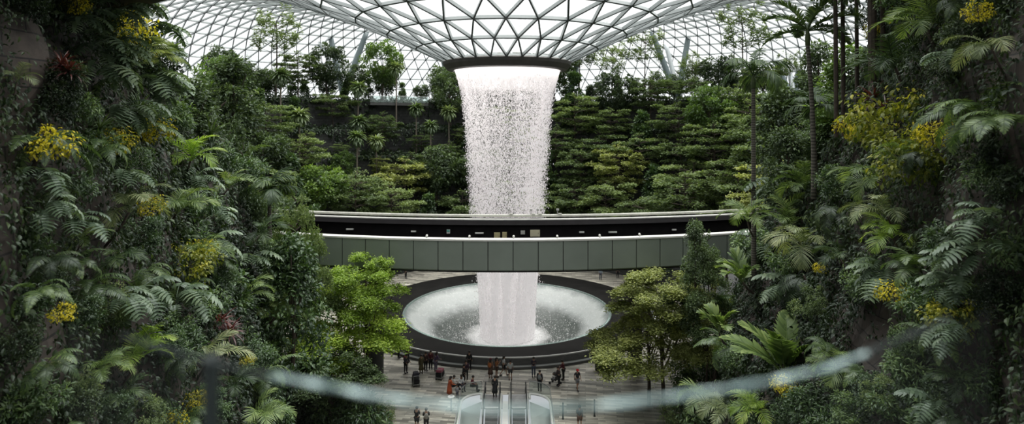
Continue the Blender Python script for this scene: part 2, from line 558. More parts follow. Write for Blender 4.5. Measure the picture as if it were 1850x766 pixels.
def leaves(mb, tmpl, P, D, Nn, S, tint, mat=0, wide=1.0):
    T, F = tmpl
    P = np.asarray(P, float)
    n = len(P)
    y = unit(D)
    x = unit(np.cross(y, Nn))
    z = np.cross(x, y)
    S = np.broadcast_to(np.asarray(S, float), (n,))
    V = P[:, None] + S[:, None, None] * (wide * T[None, :, 0, None] * x[:, None] + T[None, :, 1, None] * y[:, None] + T[None, :, 2, None] * z[:, None])
    k = len(T)
    FF = (F[None] + (np.arange(n) * k)[:, None, None]).reshape(-1, F.shape[1])
    tint = np.broadcast_to(np.asarray(tint, float), (n,))
    mb.add(V.reshape(-1, 3), FF, np.repeat(tint, k), mat)


def rnd_dir(n):
    v = rng.normal(size=(n, 3))
    return unit(v)
# ------------------------------------------------------------------ plants (each returns meshes to be shared by copies)
def layered_crown(seed, H, R, tiers, leaves_n, ls, branch_mb=None, profile=None, thick=.16, base=.34, droop=.12, full=False):
    """Flat tiers of small leaves carried on radiating boughs."""
    g = np.random.default_rng(seed)
    mb = MB()
    Ps, Ns, Ts = [], [], []
    wsum = []
    boughs = []
    for i in range(tiers):
        f = i / max(1, tiers - 1)
        z = H * (base + (1 - base) * f)
        rr = R * (profile(f) if profile else (1 - .78 * f ** 1.4) * (.78 + .3 * g.random()))
        nb = int(g.integers(4, 7)) if f < .85 else 3
        if full: nb += 2
        a0 = g.random() * 6.28
        for b in range(nb):
            a = a0 + 2 * PI * b / nb + g.normal() * .25
            L = rr * (.7 + .4 * g.random())
            zz = z + g.normal() * H * .022
            boughs.append((a, L, zz, f))
            wsum.append(L * L)
    wsum = np.array(wsum)
    cnt = np.maximum(12, (leaves_n * wsum / wsum.sum()).astype(int))
    for (a, L, zz, f), n in zip(boughs, cnt):
        # sprays: leaf clumps along the bough
        nc = max(3, int(n / 26))
        tc = .25 + .75 * np.sqrt(g.random(nc))
        wc = L * .38 * (g.random(nc) * 2 - 1) * np.sin(PI * np.clip(tc * .85 + .1, 0, 1))
        k = g.integers(0, nc, n)
        t = tc[k] + g.normal(size=n) * .05
        w = wc[k] + g.normal(size=n) * L * .055
        r = t * L
        up = .10 * L * np.sin(t * PI * .6) - droop * L * t ** 2
        zp = zz + up + g.normal(size=n) * thick - np.abs(w) * .08
        ca, sa = math.cos(a), math.sin(a)
        P = np.stack([r * ca - w * sa, r * sa + w * ca, zp], 1)
        Ps.append(P)
        tilt = g.normal(size=(n, 3)) * .42
        tilt[:, 2] = 1
        Ns.append(tilt)
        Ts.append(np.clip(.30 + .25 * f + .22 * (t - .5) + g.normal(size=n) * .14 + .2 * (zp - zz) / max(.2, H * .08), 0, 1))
        if branch_mb is not None:
            q = np.linspace(0, .85, 4)
            tube(branch_mb, np.stack([q * L * ca, q * L * sa, zz - .25 * (1 - q) * H * .12 + .08 * L * np.sin(q * PI * .6) - droop * L * q ** 2 - .05], 1), .03 * R / 4 * (1.2 - q), 4)
    P = np.concatenate(Ps); Nn = np.concatenate(Ns); T = np.concatenate(Ts)
    n = len(P)
    D = g.normal(size=(n, 3)); D[:, 2] *= .25
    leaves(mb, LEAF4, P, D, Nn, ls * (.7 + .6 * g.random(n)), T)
    return mb


def trunk_mb(H, r0, r1, bend=.0, sides=7, seed=0, n=6, forks=0):
    g = np.random.default_rng(seed + 100)
    mb = MB()
    t = np.linspace(0, 1, n)
    P = np.stack([bend * np.sin(t * 2.2) + g.normal(size=n) * .02 * H * .1, bend * .5 * t ** 2 + g.normal(size=n) * .02 * H * .1, H * t], 1)
    P[0, :2] = 0
    tube(mb, P, r0 + (r1 - r0) * t, sides)
    for k in range(forks):
        a = 6.28 * k / forks + g.random()
        z0 = H * (.3 + .35 * g.random())
        L = H * (.35 + .2 * g.random())
        q = np.linspace(0, 1, 4)
        tube(mb, np.stack([np.cos(a) * L * .55 * q, np.sin(a) * L * .55 * q, z0 + L * (q ** .8)], 1), r1 * (1.2 - .7 * q), 5)
    return mb


def clump_crown(seed, H, R, clumps, leaves_n, ls, tmpl=LEAF4, zlo=.3, cr=.9, column=False, wide=1.0, droop=.2):
    g = np.random.default_rng(seed)
    mb = MB()
    if column:
        f = g.random(clumps)
        a = g.random(clumps) * 6.28
        rad = R * (1 - .75 * f ** 1.6) * (.55 + .45 * g.random(clumps))
        C = np.stack([rad * np.cos(a), rad * np.sin(a), H * (zlo + (1 - zlo) * f)], 1)
    else:
        d = unit(g.normal(size=(clumps, 3)))
        rad = .45 + .55 * g.random(clumps) ** .5
        C = d * rad[:, None] * np.array([R, R, H * (1 - zlo) / 2])
        C[:, 2] += H * (1 + zlo) / 2
    k = g.integers(0, clumps, leaves_n)
    crad = cr * (.6 + .7 * g.random(clumps))
    d = unit(g.normal(size=(leaves_n, 3)) + np.array([0, 0, .45]))
    P = C[k] + d * (crad[k] * (.55 + .45 * g.random(leaves_n)))[:, None]
    P[:, 2] = np.where(P[:, 2] < .05, .05 + .1 * g.random(leaves_n), P[:, 2])
    D = d + g.normal(size=(leaves_n, 3)) * .5 - np.array([0, 0, droop])
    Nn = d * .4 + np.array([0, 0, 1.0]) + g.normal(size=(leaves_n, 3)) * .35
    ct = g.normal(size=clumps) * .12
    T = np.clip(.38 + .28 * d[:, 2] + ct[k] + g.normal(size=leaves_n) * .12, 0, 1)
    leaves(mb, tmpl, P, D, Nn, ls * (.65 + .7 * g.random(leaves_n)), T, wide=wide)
    return mb


def frond_mb(L, n, ll, lw, e0=.9, arch=1.5, droop=.35, vee=.5, sweep=.5, seed=0, r0=.02, bare=.16, prof='palm', segs=3, jag=.06):
    """One pinnate frond: from the origin along +Y, curving down; leaflets in two rows."""
    g = np.random.default_rng(seed)
    mb = MB()
    m = 14
    t = np.linspace(0, 1, m)
    el = e0 - arch * t ** 1.25
    dy, dz = np.cos(el), np.sin(el)
    y = np.concatenate([[0], np.cumsum((dy[1:] + dy[:-1]) / 2)]) * L / (m - 1)
    z = np.concatenate([[0], np.cumsum((dz[1:] + dz[:-1]) / 2)]) * L / (m - 1)
    P = np.stack([np.zeros(m), y, z], 1)
    tube(mb, P, r0 * (1.15 - t), 4, tint=.55)
    tt = bare + (1 - bare) * (np.arange(n) + .5) / n
    ti = np.repeat(tt, 2)
    side = np.tile([1., -1.], n)
    k = 2 * n
    py, pz, ee = np.interp(ti, t, y), np.interp(ti, t, z), np.interp(ti, t, el)
    tan = np.stack([np.zeros(k), np.cos(ee), np.sin(ee)], 1)
    nor = np.stack([np.zeros(k), -np.sin(ee), np.cos(ee)], 1)
    sx = np.stack([side, np.zeros(k), np.zeros(k)], 1)
    u = (ti - bare) / (1 - bare)
    if prof == 'fern':
        lp = np.clip(1.15 * (1 - u) ** .75 * (.35 + 1.6 * np.minimum(u * 2.2, .55)), .04, 1.2)
    else:
        lp = np.clip(.42 + 1.15 * np.sin(PI * (u * .78 + .16)) - .55, .12, 1.1)
    ang = sweep + .55 * u
    D = sx * np.cos(ang)[:, None] + tan * np.sin(ang)[:, None] + nor * (vee * (1 - .7 * u))[:, None]
    D = unit(D + g.normal(size=(k, 3)) * jag)
    W = unit(np.cross(D, np.cross(tan, sx) * side[:, None] + 0 * D))
    W = unit(tan - D * (tan * D).sum(1)[:, None])
    base = np.stack([np.zeros(k), py, pz], 1)
    ln = ll * lp * (.92 + .16 * g.random(k))
    s = np.linspace(0, 1, segs + 1)
    wid = lw * np.array([.55, 1.0, .8, .04]) if segs == 3 else lw * np.interp(s, [0, .3, .7, 1], [.5, 1, .8, .04])
    dr = droop * (.8 + .5 * g.random(k))
    cen = base[:, None] + D[:, None] * (ln[:, None] * s[None])[:, :, None]
    cen[:, :, 2] -= (dr * ln)[:, None] * s[None] ** 2
    V = np.stack([cen - W[:, None] * wid[None, :, None] / 2, cen + W[:, None] * wid[None, :, None] / 2], 2)  # k,segs+1,2,3
    F = []
    for i in range(segs):
        F.append([2 * i, 2 * i + 1, 2 * i + 3, 2 * i + 2])
    F = np.array(F)
    kk = 2 * (segs + 1)
    FF = (F[None] + (np.arange(k) * kk)[:, None, None]).reshape(-1, 4)
    T = np.clip(.40 + .2 * u + g.normal(size=k) * .17, 0, 1)
    TT = (T[:, None] + np.linspace(-.08, .12, segs + 1)[None]).repeat(2, 1)
    mb.add(V.reshape(-1, 3), FF, TT.ravel())
    return mb


def split_leaf_mb(L, seed=0, lobes=9):
    """A deeply cut philodendron blade on its petiole, from the origin along +Y."""
    g = np.random.default_rng(seed)
    mb = MB()
    pl = L * .9
    t = np.linspace(0, 1, 6)
    e = 1.0 - .9 * t
    y = np.concatenate([[0], np.cumsum(np.cos(e)[1:])]) * pl / 5
    z = np.concatenate([[0], np.cumsum(np.sin(e)[1:])]) * pl / 5
    tube(mb, np.stack([0 * t, y, z], 1), .016, 4, tint=.5)
    b = np.array([0, y[-1], z[-1]])
    m = 10
    q = np.linspace(0, 1, m)
    el = .0 - 1.0 * q
    my = np.concatenate([[0], np.cumsum(np.cos(el)[1:])]) * L / (m - 1)
    mz = np.concatenate([[0], np.cumsum(np.sin(el)[1:])]) * L / (m - 1)
    mid = b + np.stack([0 * q, my, mz], 1)
    # central blade
    hw = L * .12 * np.sin(PI * np.clip(q * .9 + .1, 0, 1)) + .004
    V = np.stack([mid - np.array([1, 0, 0]) * hw[:, None] + [0, 0, .015 * L], mid, mid + np.array([1, 0, 0]) * hw[:, None] + [0, 0, .015 * L]], 1).reshape(-1, 3)
    F = []
    for i in range(m - 1):
        F += [[3 * i, 3 * i + 1, 3 * i + 4, 3 * i + 3], [3 * i + 1, 3 * i + 2, 3 * i + 5, 3 * i + 4]]
    mb.add(V, F, .5)
    for k in range(lobes):
        u = -.06 + .95 * k / (lobes - 1)
        uu = max(0, u)
        p = np.array([np.interp(uu, q, mid[:, i]) for i in range(3)])
        lp = L * (.52 * math.sin(PI * (uu * .72 + .24))) * (.9 + .2 * g.random())
        for sd in (1, -1):
            a = -.55 + 1.45 * uu + g.normal() * .05
            d = np.array([sd * math.cos(a), math.sin(a) * math.cos(uu), -math.sin(a) * .5 * uu])
            s = np.array([0, .3, .65, 1.0])
            c = p + d * (lp * s)[:, None]
            c[:, 2] += .08 * lp * np.sin(s * PI) - .28 * lp * s ** 2
            wv = unit(np.cross(d, [0, 0, 1.]))
            w = L * np.array([.055, .062, .055, .008]) * 1.15
            V = np.stack([c - wv * w[:, None], c + wv * w[:, None]], 1).reshape(-1, 3)
            mb.add(V, [[2 * i, 2 * i + 1, 2 * i + 3, 2 * i + 2] for i in range(3)], np.clip(.5 + .25 * g.normal() * .5, 0, 1))
    return mb


def rosette_mb(seed, n, L, w, e_lo=-.6, e_hi=1.3, droop=.9, stem=.0, fold=.15):
    """Sword leaves from one point."""
    g = np.random.default_rng(seed)
    mb = MB()
    az = np.arange(n) * 2.39996 + g.normal(size=n) * .1
    el = e_lo + (e_hi - e_lo) * (np.arange(n) + .5) / n + g.normal(size=n) * .08
    ln = L * (.75 + .35 * g.random(n))
    s = np.linspace(0, 1, 6)
    wid = w * np.array([.6, .9, 1, .85, .55, .05])
    dirh = np.stack([np.cos(az), np.sin(az), 0 * az], 1)
    e = el[:, None] - droop * s[None] ** 1.3 * (.6 + .8 * g.random((n, 1)))
    dh, dz = np.cos(e), np.sin(e)
    hh = np.concatenate([np.zeros((n, 1)), np.cumsum(dh[:, 1:], 1)], 1) * ln[:, None] / 5
    zz = np.concatenate([np.zeros((n, 1)), np.cumsum(dz[:, 1:], 1)], 1) * ln[:, None] / 5
    cen = dirh[:, None] * hh[:, :, None]
    cen[:, :, 2] = zz + stem
    wv = np.stack([-np.sin(az), np.cos(az), 0 * az], 1)
    up = np.array([0, 0, 1.])
    A = cen - wv[:, None] * wid[None, :, None] / 2 + up * (fold * wid)[None, :, None]
    B = cen + wv[:, None] * wid[None, :, None] / 2 + up * (fold * wid)[None, :, None]
    V = np.stack([A, cen, B], 2)
    F = []
    for i in range(5):
        F += [[3 * i, 3 * i + 1, 3 * i + 4, 3 * i + 3], [3 * i + 1, 3 * i + 2, 3 * i + 5, 3 * i + 4]]
    FF = (np.array(F)[None] + (np.arange(n) * 18)[:, None, None]).reshape(-1, 4)
    T = np.clip(.35 + .3 * (el - e_lo) / (e_hi - e_lo) + g.normal(size=n) * .1, 0, 1)
    mb.add(V.reshape(-1, 3), FF, T.repeat(18))
    return mb


def fan_leaf_mb(L, n=22, spread=2.5, w=.1, petiole=.7, seed=0, e0=.8, droop=.5):
    """A pleated fan of blades on a stalk, from the origin along +Y."""
    g = np.random.default_rng(seed)
    mb = MB()
    t = np.linspace(0, 1, 5)
    py = petiole * np.sin(t * 1.1) / .9
    pz = petiole * (math.sin(e0)) * t
    tube(mb, np.stack([0 * t, py, pz], 1), .018, 4)
    b = np.array([0, py[-1], pz[-1]])
    s = np.array([0, .35, .7, 1.])
    for k in range(n):
        a = spread * (k / (n - 1) - .5)
        ln = L * (1 - .25 * abs(a / spread * 2) ** 2) * (.94 + .12 * g.random())
        d = np.array([math.sin(a), math.cos(a) * .92, .25])
        c = b + d * (ln * s)[:, None]
        c[:, 2] -= droop * ln * s ** 2.2
        wv = unit(np.cross(d, [0, 0, 1.]))
        ww = w * np.array([.25, .9, 1, .08])
        V = np.stack([c - wv * ww[:, None] / 2 + [0, 0, .012], c, c + wv * ww[:, None] / 2 + [0, 0, .012]], 1).reshape(-1, 3)
        F = []
        for i in range(3):
            F += [[3 * i, 3 * i + 1, 3 * i + 4, 3 * i + 3], [3 * i + 1, 3 * i + 2, 3 * i + 5, 3 * i + 4]]
        mb.add(V, F, np.clip(.5 + g.normal() * .12, 0, 1))
    return mb


# ---- shared meshes
PM = {}
# far slope
LAY = []
for i, (H, R, T, n) in enumerate([(8.0, 5.0, 6, 8600), (8.8, 4.6, 7, 8600), (7.4, 5.4, 5, 8600), (9.4, 4.4, 7, 8600), (6.6, 4.4, 5, 7000)]):
    tm = trunk_mb(H * .97, .15, .04, .15, seed=i)
    c = layered_crown(20 + i, H, R, T, n, .29, branch_mb=tm, base=.4, thick=.10, droop=.05, profile=lambda f: .62 + .7 * f - 1.05 * f ** 3 + .12 * math.sin(f * 17), full=True)
    LAY.append((tm.mesh('layered trunk', 'bark'), c.mesh('layered crown', 'layer'), H))
LAYL = [(a, (lambda m: m)(b.copy()), h) for a, b, h in LAY]
for _, b, _ in LAYL:
    b.materials[0] = M['layer_olive']
BRO = []
for i, (H, R, n, cl) in enumerate([(9.5, 3.2, 5200, 60), (11, 3.8, 6400, 75), (8, 3.4, 5200, 55)]):
    tm = trunk_mb(H * .8, .2, .06, .3, seed=i + 9, forks=4)
    c = clump_crown(40 + i, H, R, cl, n, .42, zlo=.28, cr=.85)
    BRO.append((tm.mesh('dense trunk', 'bark'), c.mesh('dense crown', 'broad'), H))
BROL = [(a, b.copy(), h) for a, b, h in BRO]
for _, b, _ in BROL:
    b.materials[0] = M['broad_light']
COLU = []
for i, (H, R, n) in enumerate([(7.5, 1.7, 3600), (6.0, 1.5, 3000)]):
    tm = trunk_mb(H * .9, .13, .04, .05, seed=i + 19)
    c = clump_crown(60 + i, H, R, 46, n, .42, zlo=.04, cr=.55, column=True)
    COLU.append((tm.mesh('column trunk', 'bark'), c.mesh('column crown', 'gloss'), H))
AIRY = []
for i, (H, R) in enumerate([(12, 4.2), (11, 3.6)]):
    tm = trunk_mb(H * .95, .14, .05, .2, seed=i + 29)
    c = layered_crown(70 + i, H, R, 6, 3000, .36, branch_mb=tm, base=.6, profile=lambda f: 1 - .35 * f, thick=.3, droop=-.15)
    AIRY.append((tm.mesh('airy trunk', 'bark'), c.mesh('airy crown', 'layer'), H))
FANH = []
for i in range(3):
    FANH.append(rosette_mb(80 + i, 130, 1.75, .36, -.9, 1.4, 1.0).mesh('fan palm crown', 'fanpalm'))
FANT = trunk_mb(1.0, .15, .11, 0, n=3).mesh('fan palm trunk', 'bark_pale')
# plaza umbrella trees
UMB = []
for i, (H, R, T, n) in enumerate([(9.5, 5.2, 6, 27000), (8.6, 5.6, 5, 27000), (8.8, 4.6, 7, 22000)]):
    tm = trunk_mb(H * .8, .16, .06, .35, seed=i + 39, forks=5, sides=8)
    c = layered_crown(90 + i, H, R, T, n, .21, branch_mb=tm, base=.5, profile=lambda f: [1, .96, .9, .72, .5, .3, .2][min(6, int(f * 6))], thick=.16, droop=.1)
    UMB.append((tm.mesh('umbrella trunk', 'bark'), c, H))
tm = trunk_mb(10.8, .17, .06, .3, seed=77, forks=5, sides=8)
UMB.append((tm.mesh('umbrella trunk', 'bark'), layered_crown(97, 12.0, 4.4, 5, 24000, .21, branch_mb=tm, base=.72, profile=lambda f: [.95, 1, .9, .7, .4][min(4, int(f * 5))], thick=.16, droop=.1), 24000))
# near shrubs
def var_mesh(mb, name, mat):
    return mb.mesh(name, mat)
BUSH = [clump_crown(110 + i, 1.7, .95, 30, 2600, .125, tmpl=LEAF8, zlo=.05, cr=.36, droop=.3).mesh('bush foliage', 'gloss') for i in range(3)]
BUSHD = [b.copy() for b in BUSH]
for b in BUSHD: b.materials[0] = M['wallgreen']
FINE = [clump_crown(120 + i, 2.0, 1.2, 34, 4200, .10, zlo=.05, cr=.36).mesh('fine foliage', 'layer') for i in range(2)]
TALLB = [clump_crown(125 + i, 4.6, 1.25, 64, 5200, .16, tmpl=LEAF8, zlo=.05, cr=.45, column=True, droop=.4).mesh('leafy column foliage', 'gloss') for i in range(3)]
CLUS = [clump_crown(130 + i, 1.6, 1.0, 24, 800, .27, tmpl=LEAF8, zlo=.1, cr=.4, wide=.6, droop=.5).mesh('long leaf foliage', 'gloss') for i in range(2)]
STEM = trunk_mb(1.0, .035, .015, .03, n=4, forks=3).mesh('shrub stem', 'bark')
YEL = [clump_crown(140 + i, 1.1, .75, 22, 420, .15, tmpl=LEAF8, zlo=.0, cr=.34, droop=.9).mesh('golden foliage', 'yellow') for i in range(3)]
LIM = [clump_crown(150 + i, 1.8, 1.3, 30, 1000, .17, tmpl=LEAF8, zlo=.0, cr=.4, droop=1.1).mesh('lime foliage', 'lime') for i in range(2)]
COR = [rosette_mb(160 + i, 40, .75, .07, -.3, 1.4, .8).mesh('cordyline leaves', 'red') for i in range(2)]
ROS = [rosette_mb(165 + i, 60, 1.1, .055, -.5, 1.4, 1.1).mesh('sword leaves', 'palm_dark') for i in range(2)]
# palm fronds: (length, ...) three variants per kind
def frond_set(name, mat, L, n, ll, lw, k=4, **kw):
    return [frond_mb(L * (1 - .06 * i), n, ll, lw, seed=200 + i + hash(name) % 1 + len(name) * 7, arch=kw.get('arch', 1.5) * (.85 + .15 * i), e0=kw.get('e0', .9),
                     **{a: b for a, b in kw.items() if a not in ('arch', 'e0')}).mesh(name, mat) for i in range(k)]
FR = {
    'areca': frond_set('areca frond', 'palm', 2.2, 26, .66, .036, arch=1.7, droop=.3, vee=.45),
    'areca_bright': frond_set('bright frond', 'palm_bright', 2.2, 26, .66, .04, arch=1.7, droop=.3, vee=.4),
    'areca_pale': frond_set('pale frond', 'palm_pale', 2.4, 27, .7, .038, arch=1.8, droop=.35, vee=.35),
    'areca_dark': frond_set('dark frond', 'palm_dark', 2.2, 26, .64, .036, arch=1.6, droop=.3, vee=.4),
    'broad': frond_set('broad frond', 'palm', 1.9, 13, .78, .17, arch=1.2, droop=.25, vee=.35, sweep=.75, r0=.025),
    'tall': frond_set('plumed frond', 'palm_dark', 2.7, 30, .85, .085, arch=1.9, droop=.65, vee=.2, sweep=.5, r0=.035),
    'upright': frond_set('upright frond', 'palm_dark', 2.6, 32, .75, .08, arch=.9, droop=.25, vee=.5, sweep=.6, r0=.035, e0=1.2),
    'fern': frond_set('fern frond', 'fern', 1.7, 32, .32, .036, arch=1.9, droop=.25, vee=.05, sweep=.15, prof='fern', r0=.012, e0=.7),
    'fern_dark': frond_set('dark fern frond', 'wallgreen', 1.7, 32, .32, .036, arch=2.1, droop=.3, vee=.05, sweep=.15, prof='fern', r0=.012, e0=.5),
}
PHI = [split_leaf_mb(.62 + .1 * i, seed=300 + i).mesh('split leaf', 'philo') for i in range(3)]
FAN = [fan_leaf_mb(.8 + .1 * i, seed=310 + i, n=24, w=.075, petiole=.8).mesh('fan leaf', 'palm') for i in range(2)]
FANP = [m.copy() for m in FAN]
for m in FANP: m.materials[0] = M['palm_pale']


def quat_z(n, spin=0.0):
    q = Vector((0, 0, 1)).rotation_difference(Vector([float(v) for v in n]))
    return (q @ Quaternion((0, 0, 1), spin))


def put(o, loc, n=(0, 0, 1), spin=0.0, s=1.0, sz=None):
    o.rotation_mode = 'QUATERNION'
    o.location = [float(v) for v in loc]
    o.rotation_quaternion = quat_z(n, spin)
    o.scale = (s, s, sz if sz else s)


def simple_plant(name, label, cat, parts, loc, n=(0, 0, 1), spin=0., s=1., group=None):
    """parts: (part name, mesh)"""
    t = thing(name, label, cat, group=group)
    put(t, loc, n, spin, s)
    for pn, me in parts:
        link(pn, me, t)
    return t


def frond_plant(name, label, cat, meshes, count, loc, n=(0, 0, 1), spin=0., s=1., e=(.1, .6), part='frond', stemr=.0, az=(0, 2 * PI), group=None, g=None, crown_z=0.0):
    """A plant of separate fronds; e is the range of extra pitch; az the range of bearings."""
    g = g or rng
    t = thing(name, label, cat, group=group)
    put(t, loc, n, spin, s)
    for k in range(count):
        f = (k + .5) / count
        full = az[1] - az[0] > 6
        a = (az[0] + k * 2.39996) if full else az[0] + (az[1] - az[0]) * ((k * .618) % 1)
        o = link(part, meshes[int(g.integers(len(meshes)))], t)
        o.rotation_mode = 'XYZ'
        pitch = e[0] + (e[1] - e[0]) * f + g.normal() * .08
        # local: pitch about X then bearing about Z
        m = Matrix.Rotation(a - PI / 2, 4, 'Z') @ Matrix.Rotation(pitch, 4, 'X') @ Matrix.Rotation(g.normal() * .2, 4, 'Y')
        sc = .8 + .3 * g.random()
        o.matrix_local = Matrix.Translation((0, 0, crown_z + .02 * k / count)) @ m @ Matrix.Scale(sc, 4)
    return t
# ------------------------------------------------------------------ the setting: floor, bowl, terraces
def pix_floor(px, py, z=0.0):
    d = (23.0 - z) * FPX / (py - HY)
    return np.array([(px - CX) / FPX * d, d, z])


HX0, HX1, HY0, HY1, HR = -4.15, 3.1, 28.0, 51.3, 1.6
mb = MB()
lathe(mb, [(22.0, 0), (17.6, 0)], 96, c=AX)
th = np.linspace(0, 2 * PI, 145)
ring, outer = [], []
for a in th:
    d = np.array([math.sin(a), -math.cos(a)])
    p = AX + 22.0 * d
    k = []
    if d[0] > 1e-6: k.append((48 - AX[0]) / d[0])
    if d[0] < -1e-6: k.append((-48 - AX[0]) / d[0])
    if d[1] > 1e-6: k.append((101 - AX[1]) / d[1])
    if d[1] < -1e-6: k.append((52.4 - AX[1]) / d[1])
    q = AX + max(22.0, min(k)) * d
    ring.append((p[0], max(p[1], 52.4), 0)); outer.append((q[0], max(52.4, q[1]), 0))
V = np.array(ring + outer)
n = len(th)
mb.add(V, [[i, n + i, n + i + 1, i + 1] for i in range(n - 1)])
for x0, x1, y0, y1 in ((-48, HX0, -2, 52.4), (HX1, 48, -2, 52.4), (HX0, HX1, HY1, 52.4), (HX0, HX1, -2, HY0)):
    mb.add([[x0, y0, 0], [x1, y0, 0], [x1, y1, 0], [x0, y1, 0]], [[0, 1, 2, 3]])
for sx, xc in ((-1, HX0 + HR), (1, HX1 - HR)):
    a = np.linspace(0, PI / 2, 13)
    arc = np.stack([xc + sx * HR * np.cos(a), HY1 - HR + HR * np.sin(a), 0 * a], 1)
    cor = np.array([[xc + sx * HR, HY1, 0]])
    V = np.concatenate([arc, cor])
    mb.add(V, [[i, i + 1, 13] if sx < 0 else [i + 1, i, 13] for i in range(12)])
fl = mb.build('floor', 'paving'); tag(fl, kind='structure')

mb = MB()   # the lower storey seen down the escalator opening
box(mb, (-.5, 40, -4.1), (16, 26, .2))
lo = mb.build('floor_lower', 'voidfloor'); tag(lo, kind='structure')

pool = thing('fountain_basin', 'round basin of black stone and white foaming water under the waterfall', 'fountain', (AX[0], AX[1], 0))
mb = MB(); lathe(mb, [(12.35, -.35), (12.45, .10), (12.7, .13), (17.4, .16), (17.4, -.05)], 128)
mb.build('stone_surround', 'disc', pool, smooth=False)
mb = MB(); lathe(mb, [(0, -3.2), (2, -3.2), (5, -3.1), (7.6, -2.7), (9, -2.0), (10.6, -1.0), (11.8, -.25), (12.35, .06)], 128)
mb.build('bowl', 'bowl', pool, smooth=True)
mb = MB(); lathe(mb, [(12.3, .02), (12.33, .17), (12.55, .18), (12.6, .1)], 128)
mb.build('glass_rim', 'glass_green', pool, smooth=True)
mb = MB()   # splashes thrown up in the bowl
g = np.random.default_rng(5)
nS = 9000
r = 3.2 + 8.2 * g.random(nS) ** .9; a = g.random(nS) * 6.283
z = -3.0 + .12 * np.maximum(0, r - 7.0) ** 1.7 + g.random(nS) ** 3 * 1.3
P = np.stack([r * np.cos(a), r * np.sin(a), z], 1)
leaves(mb, (np.array([[0, 0, 0], [.22, .5, 0], [0, 1, 0], [-.22, .5, .1]]), np.array([[0, 1, 2], [0, 2, 3], [0, 3, 1]])), P, g.normal(size=(nS, 3)) * .5 + [0, 0, 1], g.normal(size=(nS, 3)), .05 + .16 * g.random(nS) ** 2, .5)
sp = mb.build('splash', 'drop', pool); sp['kind'] = 'stuff'
# rail round the basin
rail = thing('pool_railing', 'curved glass railing with white steel handrail around the black basin', 'railing', (AX[0], AX[1], 0))
A0, A1 = -1.75, 1.75
mb = MB(); lathe(mb, [(17.55, 0), (17.55, .22), (17.95, .22), (17.95, 0)], 110, A0, A1); mb.build('kerb', 'kerb', rail)
mb = MB(); lathe(mb, [(17.76, .2), (17.76, 1.02)], 110, A0, A1); mb.build('glass_screen', 'glass_dark', rail)
mb = MB()
th = np.linspace(A0, A1, 140)
tube(mb, np.stack([17.78 * np.sin(th), -17.78 * np.cos(th), 1.06 + 0 * th], 1), .072, 6)
mb.build('handrail', 'rail', rail, smooth=True)

# far slope: ring terraces round the basin
TR = [26.0, 30.5, 35.0, 39.0, 43.0, 48.0]
TZ = [3.5, 8.0, 12.5, 17.0, 21.5, 26.5]
TW = [24.0, 28.3, 32.8, 37.0, 41.0, 45.0, 62.0]
mbw = MB()
z0 = -.2
for k in range(6):
    lathe(mbw, [(TW[k], z0), (TW[k], TZ[k] + .25), (TW[k] + .35, TZ[k] + .25), (TW[k] + .35, TZ[k])], 72, PI - 1.45, PI + 1.45, mat=0)
    lathe(mbw, [(TW[k] + .35, TZ[k]), (TW[k + 1], TZ[k])], 72, PI - 1.45, PI + 1.45, mat=1)
    z0 = TZ[k]
lathe(mbw, [(62, 26.5), (62, 14)], 72, PI - 1.45, PI + 1.45, mat=0)
wb = mbw.build('wall_back', ['terrace', 'soil'], loc=(AX[0], AX[1], 0)); tag(wb, kind='structure')


def terrace_point(px, k, dr=0.0):
    """Where a pixel column meets terrace k's planting line."""
    r = TR[k] + dr
    s = (px - CX) / FPX
    # |(s*d - ax, d - ay)| = r, far root
    a = s * s + 1
    b = -2 * (s * AX[0] + AX[1])
    c = AX[0] ** 2 + AX[1] ** 2 - r * r
    d = (-b + math.sqrt(max(0, b * b - 4 * a * c))) / (2 * a)
    return np.array([s * d, d, TZ[k]])


# windows and decks in the slope
def slope_frame(px, k, dr=0.0):
    p = terrace_point(px, k, dr)
    ang = math.atan2(p[0] - AX[0], p[1] - AX[1])
    return p, -ang


M['litglass'] = plain('bright window glass', (.8, .82, .82), .3, emit=.55)
p = at(927, 240, 114.0)
w = thing('window_1', None, None, p); tag(w, kind='structure')
mb = MB(); box(mb, (0, .25, 0), (8.6, .1, 2.3)); mb.build('pane', 'litglass', w)
mb = MB()
for i in range(9):
    x = -4.3 + 8.6 * i / 8
    if i < 8:
        z0, z1 = (-1.1, 1.1) if i % 2 == 0 else (1.1, -1.1)
        tube(mb, [[x, .12, z0], [x + 1.07, .12, z1]], .07, 5)
for zz in (-1.15, 0.1, 1.15):
    box(mb, (0, .12, zz), (8.7, .12, .1))
mb.build('truss_frame', 'fin_dark', w)
for i, (px, py, ww) in enumerate(((890, 352, 2.2), (951, 347, 2.0))):
    w = thing('window_%d' % (i + 2), None, None, at(px, py, 104.0)); tag(w, kind='structure')
    mb = MB(); box(mb, (0, .2, 0), (ww, .1, 1.5)); mb.build('pane', 'litglass', w)
    mb = MB()
    for x in (-ww / 2, 0, ww / 2): box(mb, (x, .1, 0), (.1, .12, 1.6))
    for zz in (-.78, .78): box(mb, (0, .1, zz), (ww + .1, .12, .1))
    mb.build('frame', 'fin_dark', w)

